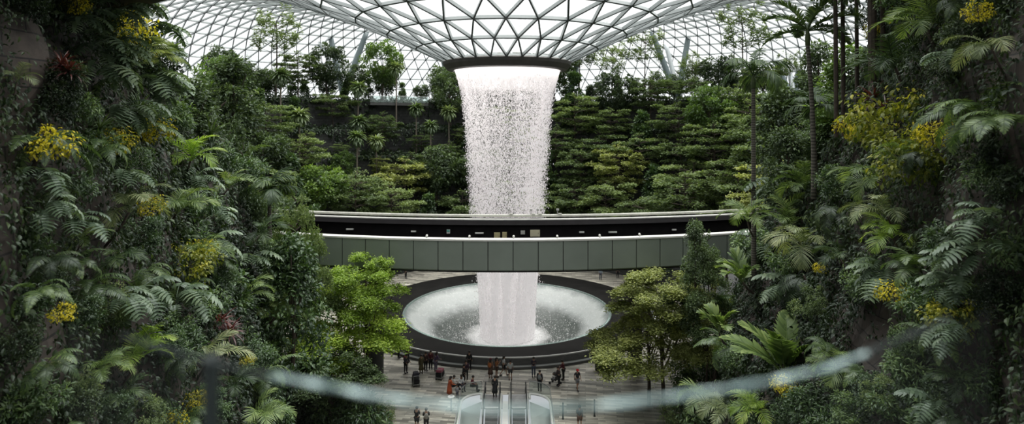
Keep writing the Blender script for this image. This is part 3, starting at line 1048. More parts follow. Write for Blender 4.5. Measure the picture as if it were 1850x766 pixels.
p, rz = slope_frame(716, 5, -3.2)
t = thing('viewing_deck', 'dark overhanging deck with glass balustrade near top of far slope', 'deck', p, rz)
mb = MB(); box(mb, (0, 0, -.25), (11, 4.5, .5)); mb.build('slab', 'concrete', t)
mb = MB(); box(mb, (0, -2.2, .6), (11, .05, 1.1)); mb.build('glass_screen', 'glass', t)
mb = MB(); box(mb, (0, -2.2, 1.18), (11, .08, .06)); mb.build('handrail', 'rail', t)
p, rz = slope_frame(1340, 4, -1.2)
t = thing('terrace_fence', 'low glass fence along a far terrace behind the thin palm', 'fence', p, rz)
mb = MB(); box(mb, (0, 0, .6), (10, .05, 1.0)); mb.build('glass_screen', 'glass', t)
mb = MB(); box(mb, (0, 0, 1.15), (10, .09, .07)); mb.build('handrail', 'rail', t)

# ------------------------------------------------------------------ canyon walls of stone
SY = np.array([4, 12, 18, 25, 33, 42, 52, 64, 80.])
STOP = np.array([-7.5, -10.3, -13, -16.3, -19.5, -23, -28, -36, -48.])
ZL = np.array([-1, 4, 8, 13, 17, 20, 23, 26, 42.])
SH = np.array([[2.2, 2.2, 2.1, 1.8, 1.4, 1.0, .7, .3, 0], [3, 3, 3, 2.6, 2.0, 1.5, 1.0, .4, 0], [5, 5, 4.6, 3.8, 2.8, 2.0, 1.2, .5, 0], [6.6, 6.4, 6.0, 4.8, 3.5, 2.6, 1.5, .6, 0],
               [6.8, 6.6, 6.0, 5.0, 4.0, 3.0, 1.8, .8, 0], [7, 6.8, 6.4, 5.6, 4.6, 3.6, 2.2, 1, 0], [8, 7.8, 7.2, 6.4, 5.4, 4.2, 2.6, 1.2, 0],
               [9, 9, 8.4, 7.5, 6.4, 5, 3.2, 1.5, 0], [9, 9, 8, 7.5, 6.5, 5, 3, 1, 0]])
TOPZ_Y = np.array([4, 24, 26.5, 29, 33, 42, 52, 64, 80.])
TOPZ = np.array([36, 35, 33, 26.5, 25.5, 25, 25.5, 26, 26.5])


def wall_x(Y, z, side):
    x = np.interp(Y, SY, STOP)
    rows = np.array([np.interp(z, ZL, SH[i]) for i in range(len(SY))])
    x = x + np.interp(Y, SY, rows)
    if side > 0:
        x = x + np.interp(z, [0, 9, 16], [1.8, 1.6, 0]) * np.interp(Y, [20, 36], [0, 1])
        return -x
    return x


def canyon(side):
    ys = np.concatenate([np.linspace(4, 40, 73), np.linspace(41, 80, 40)])
    fz = np.linspace(0, 1, 64)
    G = np.zeros((len(ys), len(fz) + 1, 3))
    gg = np.random.default_rng(3 if side < 0 else 4)
    for i, y in enumerate(ys):
        top = np.interp(y, TOPZ_Y, TOPZ)
        for j, f in enumerate(fz):
            z = -1 + (top + 1) * f
            zq = z
            step = 2.6
            # terraced batter: ledges every 2.6 m
            ph = (z % step) / step
            zq = z - ph * step + step * min(1, max(0, (ph - .25) / .5)) if z < top - 1 else z
            x = wall_x(y, zq, side)
            x += .18 * math.sin(y * 1.3 + z * .7) + .12 * math.sin(y * 2.9 - z * 1.9)
            G[i, j] = (x, y, z)
        G[i, -1] = (G[i, -2, 0] + side * 26, y, top + .3)
    a, b = G.shape[:2]
    V = G.reshape(-1, 3)
    i = np.arange(a - 1)[:, None] * b
    j = np.arange(b - 1)[None]
    F = np.stack([i + j, i + b + j, i + b + j + 1, i + j + 1], -1).reshape(-1, 4)
    if side > 0: F = F[:, ::-1]
    mb = MB()
    mb.add(V, F)
    o = mb.build('wall_left' if side < 0 else 'wall_right', 'stone')
    tag(o, kind='structure')
    return V, F, G


WLV, WLF, WLG = canyon(-1)
WRV, WRF, WRG = canyon(1)
BVH = {-1: BVHTree.FromPolygons([Vector(v) for v in WLV], [tuple(int(q) for q in f) for f in WLF]),
       1: BVHTree.FromPolygons([Vector(v) for v in WRV], [tuple(int(q) for q in f) for f in WRF])}


def hit(px, py, side):
    d = Vector(((px - CX) / FPX, 1, -(py - HY) / FPX)).normalized()
    loc, nor, idx, dist = BVH[side].ray_cast(Vector(CAM), d)
    if loc is None:
        return None
    if nor.dot(d) > 0: nor = -nor
    return np.array(loc), np.array(nor)


# slabs over the canyon rims: a dark soffit on the upper left, an added one on the right, and the balcony the view is taken from
mb = MB()
V = [[-40, -6, 26.9], [-7.5, -6, 27.6], [-7.5, 12, 27.4], [-8.6, 17.6, 26.85], [-12.6, 20.8, 26.95], [-40, 30, 26.9]]
V2 = [[x, y, z + 1.4] for x, y, z in V]
mb.add(V + V2, [[5, 4, 3, 2, 1, 0], [6, 7, 8, 9, 10, 11]])
mb.F.append((np.array([[i, (i + 1) % 6, (i + 1) % 6 + 6, i + 6] for i in range(6)]), 0))
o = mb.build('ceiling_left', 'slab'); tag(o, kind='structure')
mb = MB()  # out of view, added to keep light off the near right wall
V = [[40, -6, 30.5], [8.2, -6, 30.5], [8.2, 14, 30.5], [11.8, 19.0, 30.5], [40, 24, 30.5]]
V2 = [[x, y, z + 1.4] for x, y, z in V]
mb.add(V + V2, [[0, 1, 2, 3, 4], [9, 8, 7, 6, 5]])
mb.F.append((np.array([[(i + 1) % 5, i, i + 5, (i + 1) % 5 + 5] for i in range(5)]), 0))
o = mb.build('shading_slab_right', 'slab'); tag(o, kind='structure')
mb = MB(); box(mb, (0, -3, 21.3), (14, 7.6, .2)); o = mb.build('floor_balcony', 'concrete'); tag(o, kind='structure')

# near balustrade, out of focus just below the lens
rl = thing('balcony_railing', 'blurred pale teal cable railing curving close below the viewpoint', 'railing', (0, 0, 21.4))
rp = np.array([(120, 572), (200, 600), (330, 641), (450, 672), (560, 692), (660, 712), (760, 728), (900, 741), (1000, 740), (1150, 726), (1300, 705), (1400, 687), (1500, 664), (1600, 624), (1700, 582), (1790, 545)], float)
d = FPX * .42 / (rp[:, 1] - HY)
path = np.stack([(rp[:, 0] - CX) / FPX * d, d, np.full(len(d), 22.58 - 21.4)], 1)
q = np.linspace(0, len(path) - 1, 90)
path = np.stack([np.interp(q, np.arange(len(rp)), path[:, i]) for i in range(3)], 1)
for i0, i1, nm_, mt_ in ((20, 76, 'cable', 'nearrail'), (7, 21, 'shade_tinted_cable', 'post_and_shade'), (75, 85, 'shade_tinted_cable', 'post_and_shade')):  # outer stretches of the same cable, their shade put into a darker colour
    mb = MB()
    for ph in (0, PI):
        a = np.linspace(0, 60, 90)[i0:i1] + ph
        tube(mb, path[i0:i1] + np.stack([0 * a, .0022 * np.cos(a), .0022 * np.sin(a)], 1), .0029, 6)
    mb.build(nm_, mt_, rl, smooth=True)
mb = MB()
V = np.concatenate([path - [0, 0, .012], path * [1, 1, 0] + [0, 0, .05]])
mb.add(V, [[i, i + 1, 91 + i, 90 + i] for i in range(89)])
mb.build('glass_panel', 'glass_near', rl)
for px in (378,):
    i = int(np.argmin(np.abs(path[:, 0] / path[:, 1] * FPX + CX - px)))
    mb = MB(); tube(mb, [[path[i, 0], path[i, 1] + .02, 0], [path[i, 0], path[i, 1] + .02, path[i, 2]]], .014, 10)
    mb.build('post', 'post_and_shade', rl)

# ------------------------------------------------------------------ the glass dome
PR = [(7.7, 30.25), (11.0, 31.8), (14.4, 33.3), (18.0, 34.8), (21.8, 36.1), (25.6, 37.5), (29.8, 38.8), (34.2, 40.2), (38.6, 41.4), (42.4, 42.25), (46, 42.8), (49.5, 43.0), (53, 42.95), (56.5, 42.5), (60, 41.75),
      (63.5, 40.6), (67, 39.1), (70.4, 37.4), (73.7, 35.5), (76.9, 33.3), (80, 30.9), (83, 28.2), (85.7, 25.2), (88, 22.0), (90, 18.5), (91.5, 15), (92.6, 11)]
NL = [28] * 5 + [56] * 3 + [112] * 4 + [168] * 15
assert len(NL) == len(PR), (len(NL), len(PR))


def dome():
    root = thing('ceiling', None, None, (AX[0], AX[1], 0)); tag(root, 'pale glass dome with steel triangle grid swooping down to a round opening', kind='structure')
    V, off = [], []
    for i, ((r, z), n) in enumerate(zip(PR, NL)):
        off.append(len(V))
        sh = .5 * (i % 2) if n == 28 else (.5 * ((i) % 2))
        for j in range(n):
            a = 2 * PI * (j + sh) / n
            V.append((r * math.sin(a), -r * math.cos(a), z))
    V = np.array(V)
    T, E = [], set()

    def ang(i, j):
        return (j + .5 * (i % 2)) / NL[i]
    for i in range(len(PR) - 1):
        n0, n1 = NL[i], NL[i + 1]
        # march round both rings, always taking the nearer next node
        j0 = j1 = 0
        c0, c1 = ang(i, 0), ang(i + 1, 0)
        if c1 - c0 > .5 / n1 + 1e-9: j1 -= 1
        s0, s1 = j0, j1
        while j0 < s0 + n0 or j1 < s1 + n1:
            a0, a1 = ang(i, j0 + 1), ang(i + 1, j1 + 1)
            p0, p1 = off[i] + j0 % n0, off[i + 1] + j1 % n1
            adv1 = (a1 <= a0 and j1 < s1 + n1) or j0 >= s0 + n0
            if adv1:
                q = off[i + 1] + (j1 + 1) % n1
                T.append((p0, p1, q)); j1 += 1
            else:
                q = off[i] + (j0 + 1) % n0
                T.append((p0, p1, q)); j0 += 1
    for t in T:
        for a, b in ((0, 1), (1, 2), (2, 0)):
            E.add((min(t[a], t[b]), max(t[a], t[b])))
    T = np.array(T)
    mb = MB(); mb.add(V + [0, 0, .35], T)
    mb.build('glazing', 'glazing', root)
    E = np.array(sorted(E))
    P0, P1 = V[E[:, 0]], V[E[:, 1]]
    mid = (P0 + P1) / 2
    rr = np.linalg.norm(mid[:, :2], axis=1)
    prof = np.array(PR)
    slope = np.gradient(prof[:, 1], prof[:, 0])
    sl = np.interp(rr, prof[:, 0], slope)
    nor = unit(np.stack([-sl * mid[:, 0] / rr, -sl * mid[:, 1] / rr, np.ones(len(mid))], 1))
    d = unit(P1 - P0)
    x = unit(np.cross(d, nor))
    nz = np.cross(x, d)
    hw = np.interp(rr, [8, 20, 45, 60, 92], [.085, .09, .08, .075, .075])
    dp = np.interp(rr, [8, 20, 45, 60, 92], [.38, .42, .38, .3, .26])
    mb = MB()
    n = len(E)
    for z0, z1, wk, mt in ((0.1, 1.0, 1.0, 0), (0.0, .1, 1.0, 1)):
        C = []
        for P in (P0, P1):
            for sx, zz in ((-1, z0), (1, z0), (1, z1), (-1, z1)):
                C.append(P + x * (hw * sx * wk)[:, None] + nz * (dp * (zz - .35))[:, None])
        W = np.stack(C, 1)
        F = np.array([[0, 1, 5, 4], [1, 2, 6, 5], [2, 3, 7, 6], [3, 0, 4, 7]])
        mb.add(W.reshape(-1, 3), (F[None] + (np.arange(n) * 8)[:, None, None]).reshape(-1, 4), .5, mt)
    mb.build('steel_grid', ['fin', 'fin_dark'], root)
    mb = MB()
    lathe(mb, [(6.5, 29.55), (6.6, 29.15), (7.3, 29.25), (7.75, 29.8), (7.85, 30.15), (7.6, 30.45), (6.7, 30.3), (6.5, 29.55)], 96)
    mb.build('opening_ring', 'ring', root, smooth=False)
    return root


dome()

# leaning steel columns carrying the dome
def strut(top_px, base_px, d, r, mat, parent):
    a = at(base_px[0], base_px[1], d[0]); b = at(top_px[0], top_px[1], d[1])
    mb = MB()
    t = np.linspace(0, 1, 8)
    tube(mb, a + (b - a) * t[:, None], r * (1 - .25 * np.abs(t - .4)), 10)
    return mb.build('strut', mat, parent, smooth=True)


for lab, base, tops, ds in (
    ('steel column spreading in a V above the trees at the far upper left of the dome', (428, 165), [((376, 37), 'strut'), ((467, 38), 'strut'), ((432, 58), 'strut_white'), ((352, 60), 'strut_white')], (124, 130)),
    ('steel V column rising from the far terrace, nearest left of the round opening', (620, 158), [((593, 48), 'strut'), ((663, 56), 'strut'), ((646, 92), 'strut_white'), ((577, 72), 'strut_white')], (124, 128)),
    ('single steel strut half hidden behind the left end of the dark ring', (814, 150), [((800, 105), 'strut')], (125, 126)),
    ('single steel strut leaning behind the right end of the dark ring', (1029, 158), [((1043, 112), 'strut')], (123, 124)),
    ('steel V column rising from the far terrace, nearest right of the round opening', (1224, 165), [((1177, 56), 'strut'), ((1247, 46), 'strut'), ((1203, 80), 'strut_white'), ((1241, 112), 'strut_white')], (124, 128)),
    ('steel column of crossing struts behind the two tall slender palms', (1432, 168), [((1377, 50), 'strut'), ((1455, 72), 'strut'), ((1413, 60), 'strut_white'), ((1478, 90), 'strut_white')], (122, 128))):
    p = at(base[0], base[1], ds[0])
    t = thing('steel_column', lab, 'column', p, group=None)
    for tp, mt in tops:
        bx = base[0] + (4 if mt == 'strut_white' else 0) + (tp[0] - base[0]) * .03
        o = strut(tp, (bx, base[1] + 12), ds, .62 if mt == 'strut' else .5, mt, None)
        o.parent = t
        o.matrix_parent_inverse = Matrix.Translation(-Vector([float(v) for v in p]))

# ------------------------------------------------------------------ the waterfall
FZ = np.array([-3.0, 0, 3, 8, 12.5, 18, 23.5, 26.5, 28.0, 29.1, 29.7])
FRZ = np.array([3.35, 3.45, 3.6, 4.1, 4.55, 4.9, 5.35, 5.75, 6.05, 6.4, 6.6])
wf = thing('waterfall', 'white column of water falling from the round opening into the basin', 'waterfall', (AX[0] + .05, AX[1], 0))
mb = MB()
zz = np.linspace(-3, 29.6, 60)
for k, off in enumerate((0, .7)):
    lathe(mb, [(np.interp(z, FZ, FRZ) - off * (1 - .0 * z), z) for z in zz], 110)
o = mb.build('water_sheet', 'water', wf, smooth=True)
g = np.random.default_rng(11)
nd = 125000
nst = 900
sa = g.random(nst) * 6.283
so = g.random(nst) ** 1.3 * 1.7
sw = g.random(nst) ** 1.5 + .12
k = g.choice(nst, nd, p=sw / sw.sum())
z = -3 + 31.6 * g.random(nd) ** .9
spread = np.interp(z, [-3, 10, 27, 29], [.22, .14, .045, .03])
a = sa[k] + g.normal(size=nd) * spread
r = np.interp(z, FZ, FRZ) - so[k] * np.interp(z, [10, 29], [1.3, .8]) + g.normal(size=nd) * np.interp(z, [-3, 8, 20, 29], [.5, .34, .16, .04])
P = np.stack([r * np.sin(a), -r * np.cos(a), z], 1)
P = P[(z > 10) | (g.random(nd) < .4)]
nd = len(P)
TD = (np.array([[0, 0, 0], [.5, .5, .1], [-.4, .5, .35], [0, .5, -.5], [0, 1, 0]]) * [.42, 1, .42],
      np.array([[0, 1, 2], [0, 2, 3], [0, 3, 1], [4, 2, 1], [4, 3, 2], [4, 1, 3]]))
mb = MB()
leaves(mb, TD, P, g.normal(size=(nd, 3)) * .12 + [0, 0, -1], g.normal(size=(nd, 3)), .06 + .2 * g.random(nd) ** 2, .5)
o = mb.build('droplets', 'drop', wf); o['kind'] = 'stuff'
# ------------------------------------------------------------------ the bridge across the valley
ZT, ZB = 13.35, 10.62


def yn(x): return 49.9 + (x + .5) ** 2 / 128.0
def yf(x): return 60.6 + (x + .5) ** 2 / 164.0


br = thing('track_bridge', 'curved grey bridge with black track trough crossing in front of the waterfall', 'bridge', (0, 0, 0))


def strip(mb, f0, z0, f1, z1, xs, mat=0):
    A = np.stack([xs, f0(xs), np.full(len(xs), z0)], 1)
    B = np.stack([xs, f1(xs), np.full(len(xs), z1)], 1)
    n = len(xs)
    mb.add(np.concatenate([A, B]), [[i, i + 1, n + i + 1, n + i] for i in range(n - 1)], .5, mat)


xs = np.linspace(-36, 36, 97)
mb = MB()
strip(mb, lambda x: yn(x) + .12, ZB, lambda x: yn(x) + .12, ZT, xs)
strip(mb, lambda x: yn(x) + .12, ZB, lambda x: yn(x) + 1.6, ZB - .15, xs)
strip(mb, lambda x: yn(x) + 1.6, ZB - .15, yf, ZB - .15, xs)
strip(mb, yf, ZB - .15, yf, ZT + .1, xs)
mb.build('girder', 'panel_gap', br)
mb = MB()
strip(mb, lambda x: yn(x) + .55, ZT - .05, lambda x: yn(x) + .55, ZT - 1.9, xs)
strip(mb, lambda x: yn(x) + .55, ZT - 1.9, lambda x: yf(x) - .6, ZT - 1.9, xs)
strip(mb, lambda x: yf(x) - .6, ZT - 1.9, lambda x: yf(x) - .55, ZT - .55, xs)
strip(mb, lambda x: yf(x) - .55, ZT - .55, lambda x: yf(x) - .8, ZT - .5, xs)
strip(mb, lambda x: yf(x) - .8, ZT - .5, lambda x: yf(x) - .45, ZT - .02, xs)
mb.build('track_trough', 'track_black', br)
mb = MB()
for off in (.5, 1.9, 3.6, 5.0):
    tube(mb, np.stack([xs, yn(xs) + 1.6 + off, np.full(97, ZT - 1.75)], 1), .07, 4)
mb.build('track_rail', 'dark', br)
mb = MB()
strip(mb, lambda x: yn(x) - .06, ZT - .14, lambda x: yn(x) - .06, ZT, xs)
strip(mb, lambda x: yn(x) - .06, ZT, lambda x: yn(x) + .58, ZT + .02, xs)
strip(mb, lambda x: yn(x) + .58, ZT + .02, lambda x: yn(x) + .58, ZT - .2, xs)
mb.build('near_coping', 'coping', br)
mb = MB()
strip(mb, lambda x: yf(x) - .5, ZT - .08, lambda x: yf(x) - .5, ZT + .02, xs)
strip(mb, lambda x: yf(x) - .5, ZT + .02, lambda x: yf(x) + .3, ZT + .04, xs)
mb.build('far_coping', 'coping', br)
mb = MB()
tube(mb, np.stack([xs, yf(xs) + .05, np.full(97, ZT + .30)], 1), .13, 8)
mb.build('far_pipe', 'pipe', br, smooth=True)
for i in range(34):
    x0 = -34.9 + 2.06 * i
    x1 = x0 + 2.0
    q = np.linspace(x0, x1, 4)
    mb = MB()
    strip(mb, lambda x: yn(x), ZB + .22, lambda x: yn(x) - .02, ZT - .16, q)
    strip(mb, lambda x: yn(x) + .25, ZB + .0, lambda x: yn(x), ZB + .22, q)
    for x in (x0, x1):
        mb.add([[x, yn(x), ZB + .22], [x, yn(x) - .02, ZT - .16], [x, yn(x) + .1, ZT - .16], [x, yn(x) + .1, ZB + .22]], [[0, 1, 2, 3]])
    mb.build('cladding_panel', 'panel', br)
# fittings along the trough's far wall and copings
def wallbox(name, label, cat, px, py, w, h, mat, group=None, extra=None):
    d = 60.0
    for _ in range(3):
        x = (px - CX) / FPX * d
        d = yf(x) - .72
    z = 23 - (py - HY) / FPX * d
    t = thing(name, label, cat, ((px - CX) / FPX * d, d, z), group=group)
    mb = MB(); box(mb, (0, .02, 0), (w, .14, h)); mb.build('case', mat, t)
    mb = MB(); box(mb, (0, -.06, 0), (w * .86, .03, h * .86)); dr_ = mb.build('cover' if 'cabinet' not in name else 'door', extra or mat, t)
    if 'cabinet' in name:
        mb = MB(); box(mb, (w * .33, -.09, 0), (.03, .04, .12)); mb.build('handle', 'dark', dr_)
    return t


wallbox('electrical_cabinet', 'tall cream cabinet on the black track wall, left of its narrower twin', 'cabinet', 898, 427, .6, .75, 'cream')
wallbox('electrical_cabinet', 'narrower cream cabinet on the track wall, between two other cabinets', 'cabinet', 911.5, 425, .46, .62, 'cream')
wallbox('electrical_cabinet', 'broad pale cream cabinet on the black track wall, widest of the row', 'cabinet', 966.5, 421.5, .95, .66, 'cream_pale')
wallbox('junction_box', 'small grey square box on the track wall beside the broad cabinet', 'box', 944.5, 420, .42, .36, 'lamp')
t = wallbox('exit_sign', 'small sign with green upper half on the black track wall', 'sign', 810, 418.5, .33, .38, 'white')
mb = MB(); box(mb, (0, -.085, .09), (.3, .02, .18)); mb.build('green_face', 'teal', t)
for px, py, w, lab in ((747, 418, .5, 'second from the left tree'), (866, 421, .85, 'just left of the cream cabinets'), (1051, 419.5, .5, 'first to the right of the cabinets'), (1107, 419.5, .85, 'second to the right of the cabinets'),
                       (1218, 415, .45, 'last before the right bushes'), (632, 414, .75, 'nearest the left tree')):
    wallbox('wall_light', 'flat grey light fitting on the black track wall, ' + lab, 'light', px, py, w, .14, 'lamp', extra='white')
for i, (px, nm) in enumerate(((770, 'leftmost'), (848, 'second from left'), (928, 'middle'), (1007, 'fourth from left'), (1085, 'fifth from left'), (1160, 'rightmost'))):
    x = (px - CX) / FPX * 50.4
    t = thing('spotlight', 'small dark spotlight behind the bridge\'s near white coping, %s of six' % nm, 'light', (x, yn(x) + .45, ZT))
    mb = MB(); box(mb, (0, 0, .04), (.1, .1, .08)); mb.build('bracket', 'dark', t)
    mb = MB(); tube(mb, [[0, -.12, .13], [0, .14, .16]], [.08, .1], 8); mb.build('lamp_head', 'lamp', t)
for px, nm in ((919, 'leftmost of four, alone'), (959, 'second of four'), (971, 'third of four'), (1007, 'rightmost of four')):
    x = (px - CX) / FPX * 60.9
    t = thing('pipe_floodlight', 'small floodlight on the cream pipe along the bridge\'s far rim, ' + nm, 'light', (x, yf(x) + .05, ZT + .42))
    mb = MB(); tube(mb, [[0, 0, -.05], [0, 0, .42]], .035, 6); mb.build('stem', 'lamp', t)
    mb = MB(); box(mb, (.02, 0, .46), (.26, .2, .16)); mb.build('lamp_head', 'lamp', t)
    mb = MB(); box(mb, (.25, -.06, -.02), (.32, .26, .24)); mb.build('ballast_box', 'pipe', t)
# piers
for px, pd, lab in ((680, 55.6, 'round dark grey column under the bridge beside the bright green tree'), (1147, 56.0, 'round dark grey column under the bridge behind the yellowish umbrella tree')):
    x = (px - CX) / FPX * pd
    t = thing('bridge_column', lab, 'column', (x, pd, 0))
    mb = MB(); lathe(mb, [(.66, 0), (.66, ZB - .7)], 28); mb.build('shaft', 'concrete', t, smooth=True)
    mb = MB(); lathe(mb, [(.66, ZB - .75), (1.2, ZB - .12), (0, ZB - .12)], 28); mb.build('column_head', 'concrete', t)

# ------------------------------------------------------------------ escalators
SL = math.tan(math.radians(30))
stepm = MB()
box(stepm, (0, 0, -.12), (1.0, .42, .24)); box(stepm, (0, .2, -.01), (1.0, .03, .03), .5, 1)
stepm = stepm.mesh('escalator step', ['steel', 'coping'])


def escalator(xc, label):
    t = thing('escalator', label, 'escalator', (xc, 0, 0), group=None)
    YL, YB = 48.9, 51.2
    mb = MB(); box(mb, (0, (YL + YB) / 2, -.03), (1.7, YB - YL, .1)); mb.build('landing_plate', 'steel', t)
    mb = MB(); box(mb, (0, YL + .05, .03), (1.1, .16, .03)); mb.build('comb_plate', 'coping', t)
    for i in range(18):
        y = YL - .2 - .4 * i
        z = -max(0, i - 1.2) * .4 * SL - .02
        link('step', stepm, t, (0, y, z))
    prof = [(YB + .25, 0), (YL - .7, 0), (40.5, -(YL - .7 - 40.5) * SL)]
    for s in (-1, 1):
        x = s * .62
        A = np.array([[x, y, z + .05] for y, z in prof]); B = A + [0, 0, .88]
        mb = MB(); mb.add(np.concatenate([A, B]), [[0, 1, 4, 3], [1, 2, 5, 4]]); mb.build('glass_balustrade', 'glass', t)
        P = [[x, YB + .22, .12]]
        for a in np.linspace(-PI / 2, PI / 2, 9): P.append([x, YB + .25 + .3 * math.cos(a), .55 + .42 * math.sin(a)])
        P += [[x, YL - .7, .97], [x, 40.5, .97 - (YL - .7 - 40.5) * SL]]
        mb = MB(); tube(mb, P, .055, 6); mb.build('handrail', 'dark', t, smooth=True)
        A = np.array([[s * .7, y, z + .06] for y, z in prof])
        mb = MB(); tube(mb, A, .075, 4); mb.build('skirt_trim', 'coping', t)
    return t


escalator(-1.62, 'descending escalator at the plaza opening, the one on the left')
escalator(.54, 'descending escalator at the plaza opening, the one on the right')
mb = MB()
A = np.array([[-.54 + dx, y, z] for y, z in ((50.0, .05), (48.2, .05), (40.5, -(48.2 - 40.5) * SL)) for dx in (-.22, .22)])
mb.add(A, [[0, 1, 3, 2], [2, 3, 5, 4]])
box(mb, (-.54, 49.1, .0), (.44, 1.8, .09))
o = mb.build('divider_deck', 'coping'); tag(o, 'white metal deck between the two escalators', 'divider')
for sx, nm in ((-1, 'left'), (1, 'right')):
    xw = HX0 if sx < 0 else HX1
    xi = -2.55 if sx < 0 else 1.47
    xc = xw - sx * HR
    a = np.linspace(0, PI / 2, 14)
    arc = np.stack([xc + sx * HR * np.cos(a), HY1 - HR + HR * np.sin(a)], 1)
    pl = np.concatenate([[[xw, 40.0]], arc, [[xi, HY1]], [[xi, HY1 - .9]]])
    t = thing('opening_balustrade', 'rounded glass balustrade with white base on the %s side of the escalators' % nm, 'balustrade', (0, 0, 0))
    P = np.concatenate([pl, np.zeros((len(pl), 1))], 1)
    mb = MB(); tube(mb, P + [0, 0, .08], .10, 6); mb.build('base_trim', 'coping', t)
    mb = MB(); n = len(P)
    mb.add(np.concatenate([P + [0, 0, .1], P + [0, 0, 1.08]]), [[i, i + 1, n + i + 1, n + i] for i in range(n - 1)]); mb.build('glass_screen', 'glass', t)
    mb = MB(); tube(mb, P + [0, 0, 1.12], .04, 6); mb.build('handrail', 'steel', t, smooth=True)
    # sloping pale infill beside the escalator, below floor level
    mb = MB()
    Q = np.array([[xw, 40, -5.2], [xw, HY1 - HR, -.5], [xi, HY1 - .5, -.35], [xi, 47.8, -.35], [xi, 40, -4.9]])
    mb.add(Q, [[0, 1, 2, 3, 4]] if sx < 0 else [[4, 3, 2, 1, 0]])
    mb.build('side_panel', 'voidfloor', t)
for px, py, h, lab in ((815, 742, 1.1, 'slim dark post with round white-rimmed top beside the left balustrade'), (1017, 757, 1.25, 'slim dark post right of the escalators, the nearer of two'), (1074, 752, 1.3, 'slim dark post right of the escalators, the farther from them')):
    t = thing('bollard_post', lab, 'post', pix_floor(px, py))
    mb = MB(); tube(mb, [[0, 0, 0], [0, 0, h]], .06, 8); mb.build('shaft', 'dark', t)
    mb = MB(); lathe(mb, [(.1, 0), (.1, .03), (.06, .03)], 12); mb.build('base', 'dark', t)
    if 'round' in lab:
        mb = MB(); lathe(mb, [(0, h), (.27, h), (.27, h + .05), (.17, h + .06)], 20); mb.build('top', 'white', t)

# ------------------------------------------------------------------ people
CM = {}


def cloth(c):
    k = tuple(round(v, 3) for v in c)
    if k not in CM:
        CM[k] = plain('cloth %d' % len(CM), c, .85, var=.2, scale=9)
    return CM[k]


SKIN = [plain('skin tan', (.36, .21, .14), .6), plain('skin light', (.5, .33, .24), .6), plain('skin brown', (.2, .11, .07), .6)]
M['hair'] = plain('dark hair', (.018, .014, .012), .6)
DG = None


def skin_mesh(name, chains, sub=1):
    """chains: lists of (x, y, z, r); points with equal coordinates are shared joints."""
    idx, V, Rr, E = {}, [], [], []
    for ch in chains:
        prev = None
        for x, y, z, r in ch:
            k = (round(x, 4), round(y, 4), round(z, 4))
            if k not in idx:
                idx[k] = len(V); V.append(k); Rr.append(r)
            i = idx[k]
            if prev is not None and prev != i: E.append((prev, i))
            prev = i
    me = bpy.data.meshes.new(name)
    me.from_pydata(V, E, [])
    o = bpy.data.objects.new(name, me)
    COL.objects.link(o)
    sk = o.modifiers.new('skin', 'SKIN'); sk.use_smooth_shade = True
    ss = o.modifiers.new('sub', 'SUBSURF'); ss.levels = sub; ss.render_levels = sub
    # one root for each separate chain
    comp = list(range(len(V)))
    def find(a):
        while comp[a] != a: a = comp[a]
        return a
    for a, b in E: comp[find(a)] = find(b)
    seen = set()
    for i, sv in enumerate(me.skin_vertices[0].data):
        sv.radius = (Rr[i], Rr[i])
        c = find(i)
        sv.use_root = c not in seen
        seen.add(c)
    dg = bpy.context.evaluated_depsgraph_get()
    m2 = bpy.data.meshes.new_from_object(o.evaluated_get(dg))
    bpy.data.objects.remove(o)
    bpy.data.meshes.remove(me)
    m2.name = name
    return m2


def ellipsoid(mb, c, r, nu=12, nv=8, zcut=None):
    V, F = [], []
    for i in range(nv + 1):
        p = PI * i / nv
        for j in range(nu):
            a = 2 * PI * j / nu
            V.append((c[0] + r[0] * math.sin(p) * math.cos(a), c[1] + r[1] * math.sin(p) * math.sin(a), c[2] + r[2] * math.cos(p)))
    for i in range(nv):
        if zcut is not None and c[2] + r[2] * math.cos(PI * (i + 1) / nv) < zcut: break
        for j in range(nu):
            F.append([i * nu + j, (i + 1) * nu + j, (i + 1) * nu + (j + 1) % nu, i * nu + (j + 1) % nu])
    mb.add(V, F)


